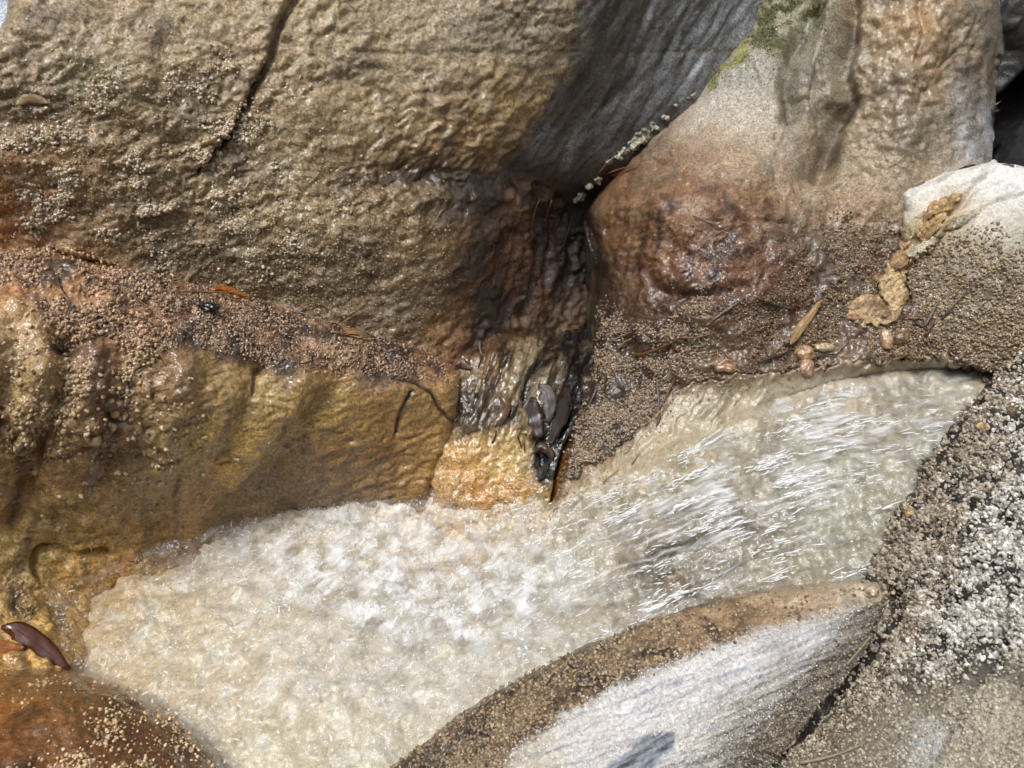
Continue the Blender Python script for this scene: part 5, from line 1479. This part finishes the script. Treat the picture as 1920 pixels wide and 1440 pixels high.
NB = (96, 62, 38); NT = (150, 112, 68); ND = (44, 34, 30); NG = (116, 106, 98)
NEEDLES = {
    'thin pine needle among the litter along the back of the grainy ledge': ('needles on the left ledge', [
        (338, 545, 455, 548, 3, NT, .01), (420, 548, 505, 590, 3, NB, .02), (230, 540, 290, 585, 2.5, NT, 0), (215, 575, 300, 610, 2.2, NB, .03), (300, 505, 306, 545, 2.5, ND, .05), (246, 530, 256, 560, 2.5, NG, 0),
        (300, 530, 345, 522, 2.2, NB, .02), (555, 582, 625, 606, 2.8, NG, .02), (560, 590, 600, 588, 2.2, NT, 0), (590, 600, 640, 630, 2, NB, 0), (640, 606, 682, 580, 2.5, NT, 0), (40, 485, 80, 480, 3, NT, -.1),
        (30, 518, 62, 532, 3, NB, 0), (150, 515, 165, 500, 2.5, NT, 0), (560, 664, 562, 690, 2, NB, 0), (560, 682, 596, 672, 2, ND, .05), (345, 555, 370, 570, 3, NG, 0), (620, 622, 700, 630, 3, NT, 0), (640, 628, 700, 640, 2.5, ND, 0),
        (640, 640, 670, 648, 2, NB, .05), (120, 558, 160, 590, 3, ND, .1), (110, 520, 130, 560, 2.5, ND, .1), (180, 520, 260, 545, 2.2, NB, .0), (330, 550, 350, 580, 2, NB, 0), (400, 560, 440, 590, 2.2, NB, .05)]),
    'fine pine needle stuck on the stained hollow of the huge boulder': ('needles in the stained hollow', [
        (1000, 345, 1008, 378, 2.5, (96, 50, 28), 0), (1012, 372, 996, 440, 2.2, NB, .05), (1035, 375, 1020, 440, 2.2, NB, .04), (1060, 380, 1036, 430, 2, ND, .05), (1072, 400, 1050, 470, 2, ND, -.05), (830, 392, 812, 420, 2, NT, 0), (960, 335, 985, 370, 1.8, NB, .05), (655, 590, 690, 565, 2.2, NT, 0)]),
    'reddish pine needle lying in the crevice by the pale crust lumps': ('needles in the crevice', [
        (1138, 326, 1200, 308, 2.4, (150, 92, 50), -.03), (1144, 330, 1196, 312, 2, (120, 72, 40), .03), (1122, 326, 1136, 308, 3, (110, 54, 30), 0)]),
    'pine needle on the brown grains below the reddish bulge': ('needles on the grainy slope', [
        (1146, 640, 1184, 622, 3.5, NG, 0), (1160, 655, 1184, 635, 4, NT, -.1), (1190, 668, 1290, 624, 5, (110, 66, 36), .05), (1210, 645, 1330, 652, 3, ND, -.06), (1280, 635, 1350, 620, 3, NB, .05), (1336, 600, 1396, 558, 3, NG, 0), (1330, 602, 1380, 572, 2.2, NB, 0),
        (1420, 560, 1492, 582, 4, (60, 40, 28), .03), (1420, 680, 1486, 656, 3.5, ND, .02), (1345, 655, 1347, 688, 2, (170, 110, 50), 0), (1232, 712, 1236, 770, 3, NG, 0), (1264, 712, 1236, 770, 3.5, NB, 0), (1228, 726, 1260, 708, 2.4, NG, .02), (1238, 780, 1230, 800, 4, NB, 0),
        (1120, 845, 1134, 818, 2.5, NG, .1), (1136, 700, 1132, 735, 3, NB, 0), (1184, 870, 1200, 850, 2.2, NG, 0), (1118, 730, 1104, 760, 2.5, NG, 0), (1360, 660, 1374, 672, 4, (130, 96, 66), .2), (1430, 640, 1440, 668, 2.5, NB, 0), (1300, 405, 1370, 436, 2, NB, .0), (1340, 440, 1370, 425, 2, NT, 0), (1290, 600, 1310, 640, 2, ND, .05), (1230, 620, 1250, 600, 2, ND, 0), (1130, 905, 1160, 880, 2, NT, 0)]),
    'pale pine needle on the brown grains under the chalky white stone': ('needles under the white stone', [
        (1764, 598, 1828, 530, 3, NG, 0), (1734, 612, 1762, 560, 4, NG, 0), (1712, 600, 1752, 580, 2.5, NB, .04), (1736, 630, 1756, 596, 3, NB, 0), (1704, 596, 1740, 598, 3, NT, 0), (1716, 604, 1746, 622, 3.5, NB, 0), (1590, 640, 1560, 672, 3.5, NG, 0), (1518, 674, 1570, 664, 4, ND, -.05), (1660, 512, 1616, 514, 2, NB, .05), (1788, 560, 1800, 540, 2, NB, 0), (1550, 525, 1580, 545, 2, NB, 0)]),
    'dark needle fragment scattered over the wet runnel litter': ('needles in the runnel', [
        (970, 816, 978, 840, 2.5, ND, 0), (972, 814, 988, 814, 2, ND, 0), (982, 830, 984, 850, 2.2, NB, 0), (1000, 812, 1016, 834, 2.5, (100, 56, 30), 0), (900, 640, 904, 665, 4, NG, .1), (904, 668, 896, 690, 3, ND, 0), (922, 830, 930, 806, 2.5, ND, .1), (1010, 826, 1036, 808, 2.2, ND, 0), (1024, 846, 1044, 820, 2, ND, 0), (985, 800, 960, 806, 2, NB, 0)]),
    'straw-like pine needle in the dark cleft of the popcorn boulder': ('needles in the foreground cleft', [
        (1588, 1246, 1634, 1192, 4, (150, 132, 100), 0), (1500, 1430, 1616, 1396, 5, (150, 136, 108), .04), (1440, 1410, 1480, 1425, 3, NB, .0), (1750, 1045, 1766, 1018, 3, (176, 160, 130), 0)]),
}
SPOT = {'needles on the left ledge': 'the grainy ledge top', 'needles in the stained hollow': 'the stained hollow', 'needles in the crevice': 'the crust-lined crevice',
        'needles on the grainy slope': 'the slope below the bulge', 'needles under the white stone': 'the grains beneath white stone',
        'needles in the runnel': 'the wet runnel litter', 'needles in the foreground cleft': 'the popcorn boulder'}
for lab, (grp, rows) in NEEDLES.items():
    lo_, hi_ = min(r[0] for r in rows), max(r[0] for r in rows)
    seen = {}
    for x0, y0, x1, y1, w, rgb, bd in rows:
        j = rng.integers(-8, 9)
        ln = math.hypot(x1 - x0, y1 - y0)
        size = 'short' if ln < 32 else ('long' if ln > 62 else 'midsize')
        tone = {NB: 'brown', NT: 'tan', ND: 'blackish', NG: 'greyish'}.get(rgb, 'reddish' if rgb[0] > rgb[1] * 1.5 else 'straw-coloured')
        sl = abs(math.degrees(math.atan2(y1 - y0, x1 - x0))) % 180
        tilt = 'lying level' if sl < 15 or sl > 165 else ('pointing up' if 70 < sl < 110 else ('sloping down right' if (x1 - x0) * (y1 - y0) > 0 else 'sloping up right'))
        q = (x0 - lo_) / (hi_ - lo_ + 1)
        where = 'left' if q < 0.34 else ('middle' if q < 0.67 else 'right')
        text = '%s %s pine needle %s, at %s of %s' % (size, tone, tilt, where, SPOT[grp])
        stick(x0, y0, x1, y1, w, tuple(int(np.clip(v + j, 10, 240)) for v in rgb), text, 'pine needle', grp, bd)


# pebbles and lumps
def pebble(px, py, rx, ry, rgb, label, wet=0.85, name='pebble', cat='pebble', amp=0.22, lift=-0.05, mat=None):
    d = surf(px, py)
    r = 0.5 * (rx + ry) * d / FPX
    V, f4, f3 = ball(np.zeros(3), r, -FWD + 0.3 * UPV, (1, 1, 0.75), px * 0.37, amp, (28, 18))
    # stretch along the picture axes of the resting face
    V = V + RGT * ((V @ RGT) * (2 * rx / (rx + ry) - 1))[:, None] + UPV * ((V @ UPV) * (2 * ry / (rx + ry) - 1))[:, None]
    P = unproj(px, py, d - r * lift)
    c = np.tile(np.array(rgb, float), (len(V), 1))
    c = mix(c, tuple(v * 0.7 for v in rgb), smooth(-0.2, 0.6, fbm((V + P).astype(np.float32) * 130, 3)))
    me = new_mesh(name, V, f4, f3)
    set_col(me, lin(c), np.full(len(V), wet))
    return link(name, me, mat or M_WET, None, P, label, cat)


pebble(1662, 637, 14, 21, (196, 158, 116), 'smooth egg-shaped tan pebble in the seep under the crust plates')
pebble(1509, 664, 19, 17, (190, 148, 100), 'upper orange rounded knob at the top of the cream bank')
pebble(1512, 690, 15, 18, (188, 146, 112), 'lower tan knob hanging into the water under the orange knob')
pebble(1545, 652, 20, 10, (210, 184, 140), 'pale lumpy knob beside the orange one')
pebble(1690, 634, 18, 14, (140, 104, 70), 'small wet brown knob next to the egg-shaped pebble', amp=0.25)
pebble(1360, 690, 22, 9, (196, 150, 104), 'wet flattened tan lump at the edge of the brown grains', amp=0.25)
pebble(392, 577, 17, 10, (18, 17, 20), 'glossy black charred lump on the grainy ledge top', 0.95, 'charcoal_lump', 'lump', 0.35, 0.6)
pebble(1705, 960, 11, 8, (206, 170, 116), 'small tan crumb among the popcorn knobs near the chute', 0.1, 'mineral_crumb', 'crumb', 0.3)
pebble(1842, 800, 11, 8, (210, 178, 126), 'yellowish crumb high on the popcorn boulder', 0.1, 'mineral_crumb', 'crumb', 0.3)
pebble(1634, 1110, 13, 9, (214, 196, 160), 'pale yellow crumb at the tip of the long white ridge stone', 0.1, 'mineral_crumb', 'crumb', 0.25)
pebble(1237, 1236, 9, 6, (190, 160, 118), 'small tan crumb in a pit on the brown crest', 0.2, 'mineral_crumb', 'crumb', 0.3)
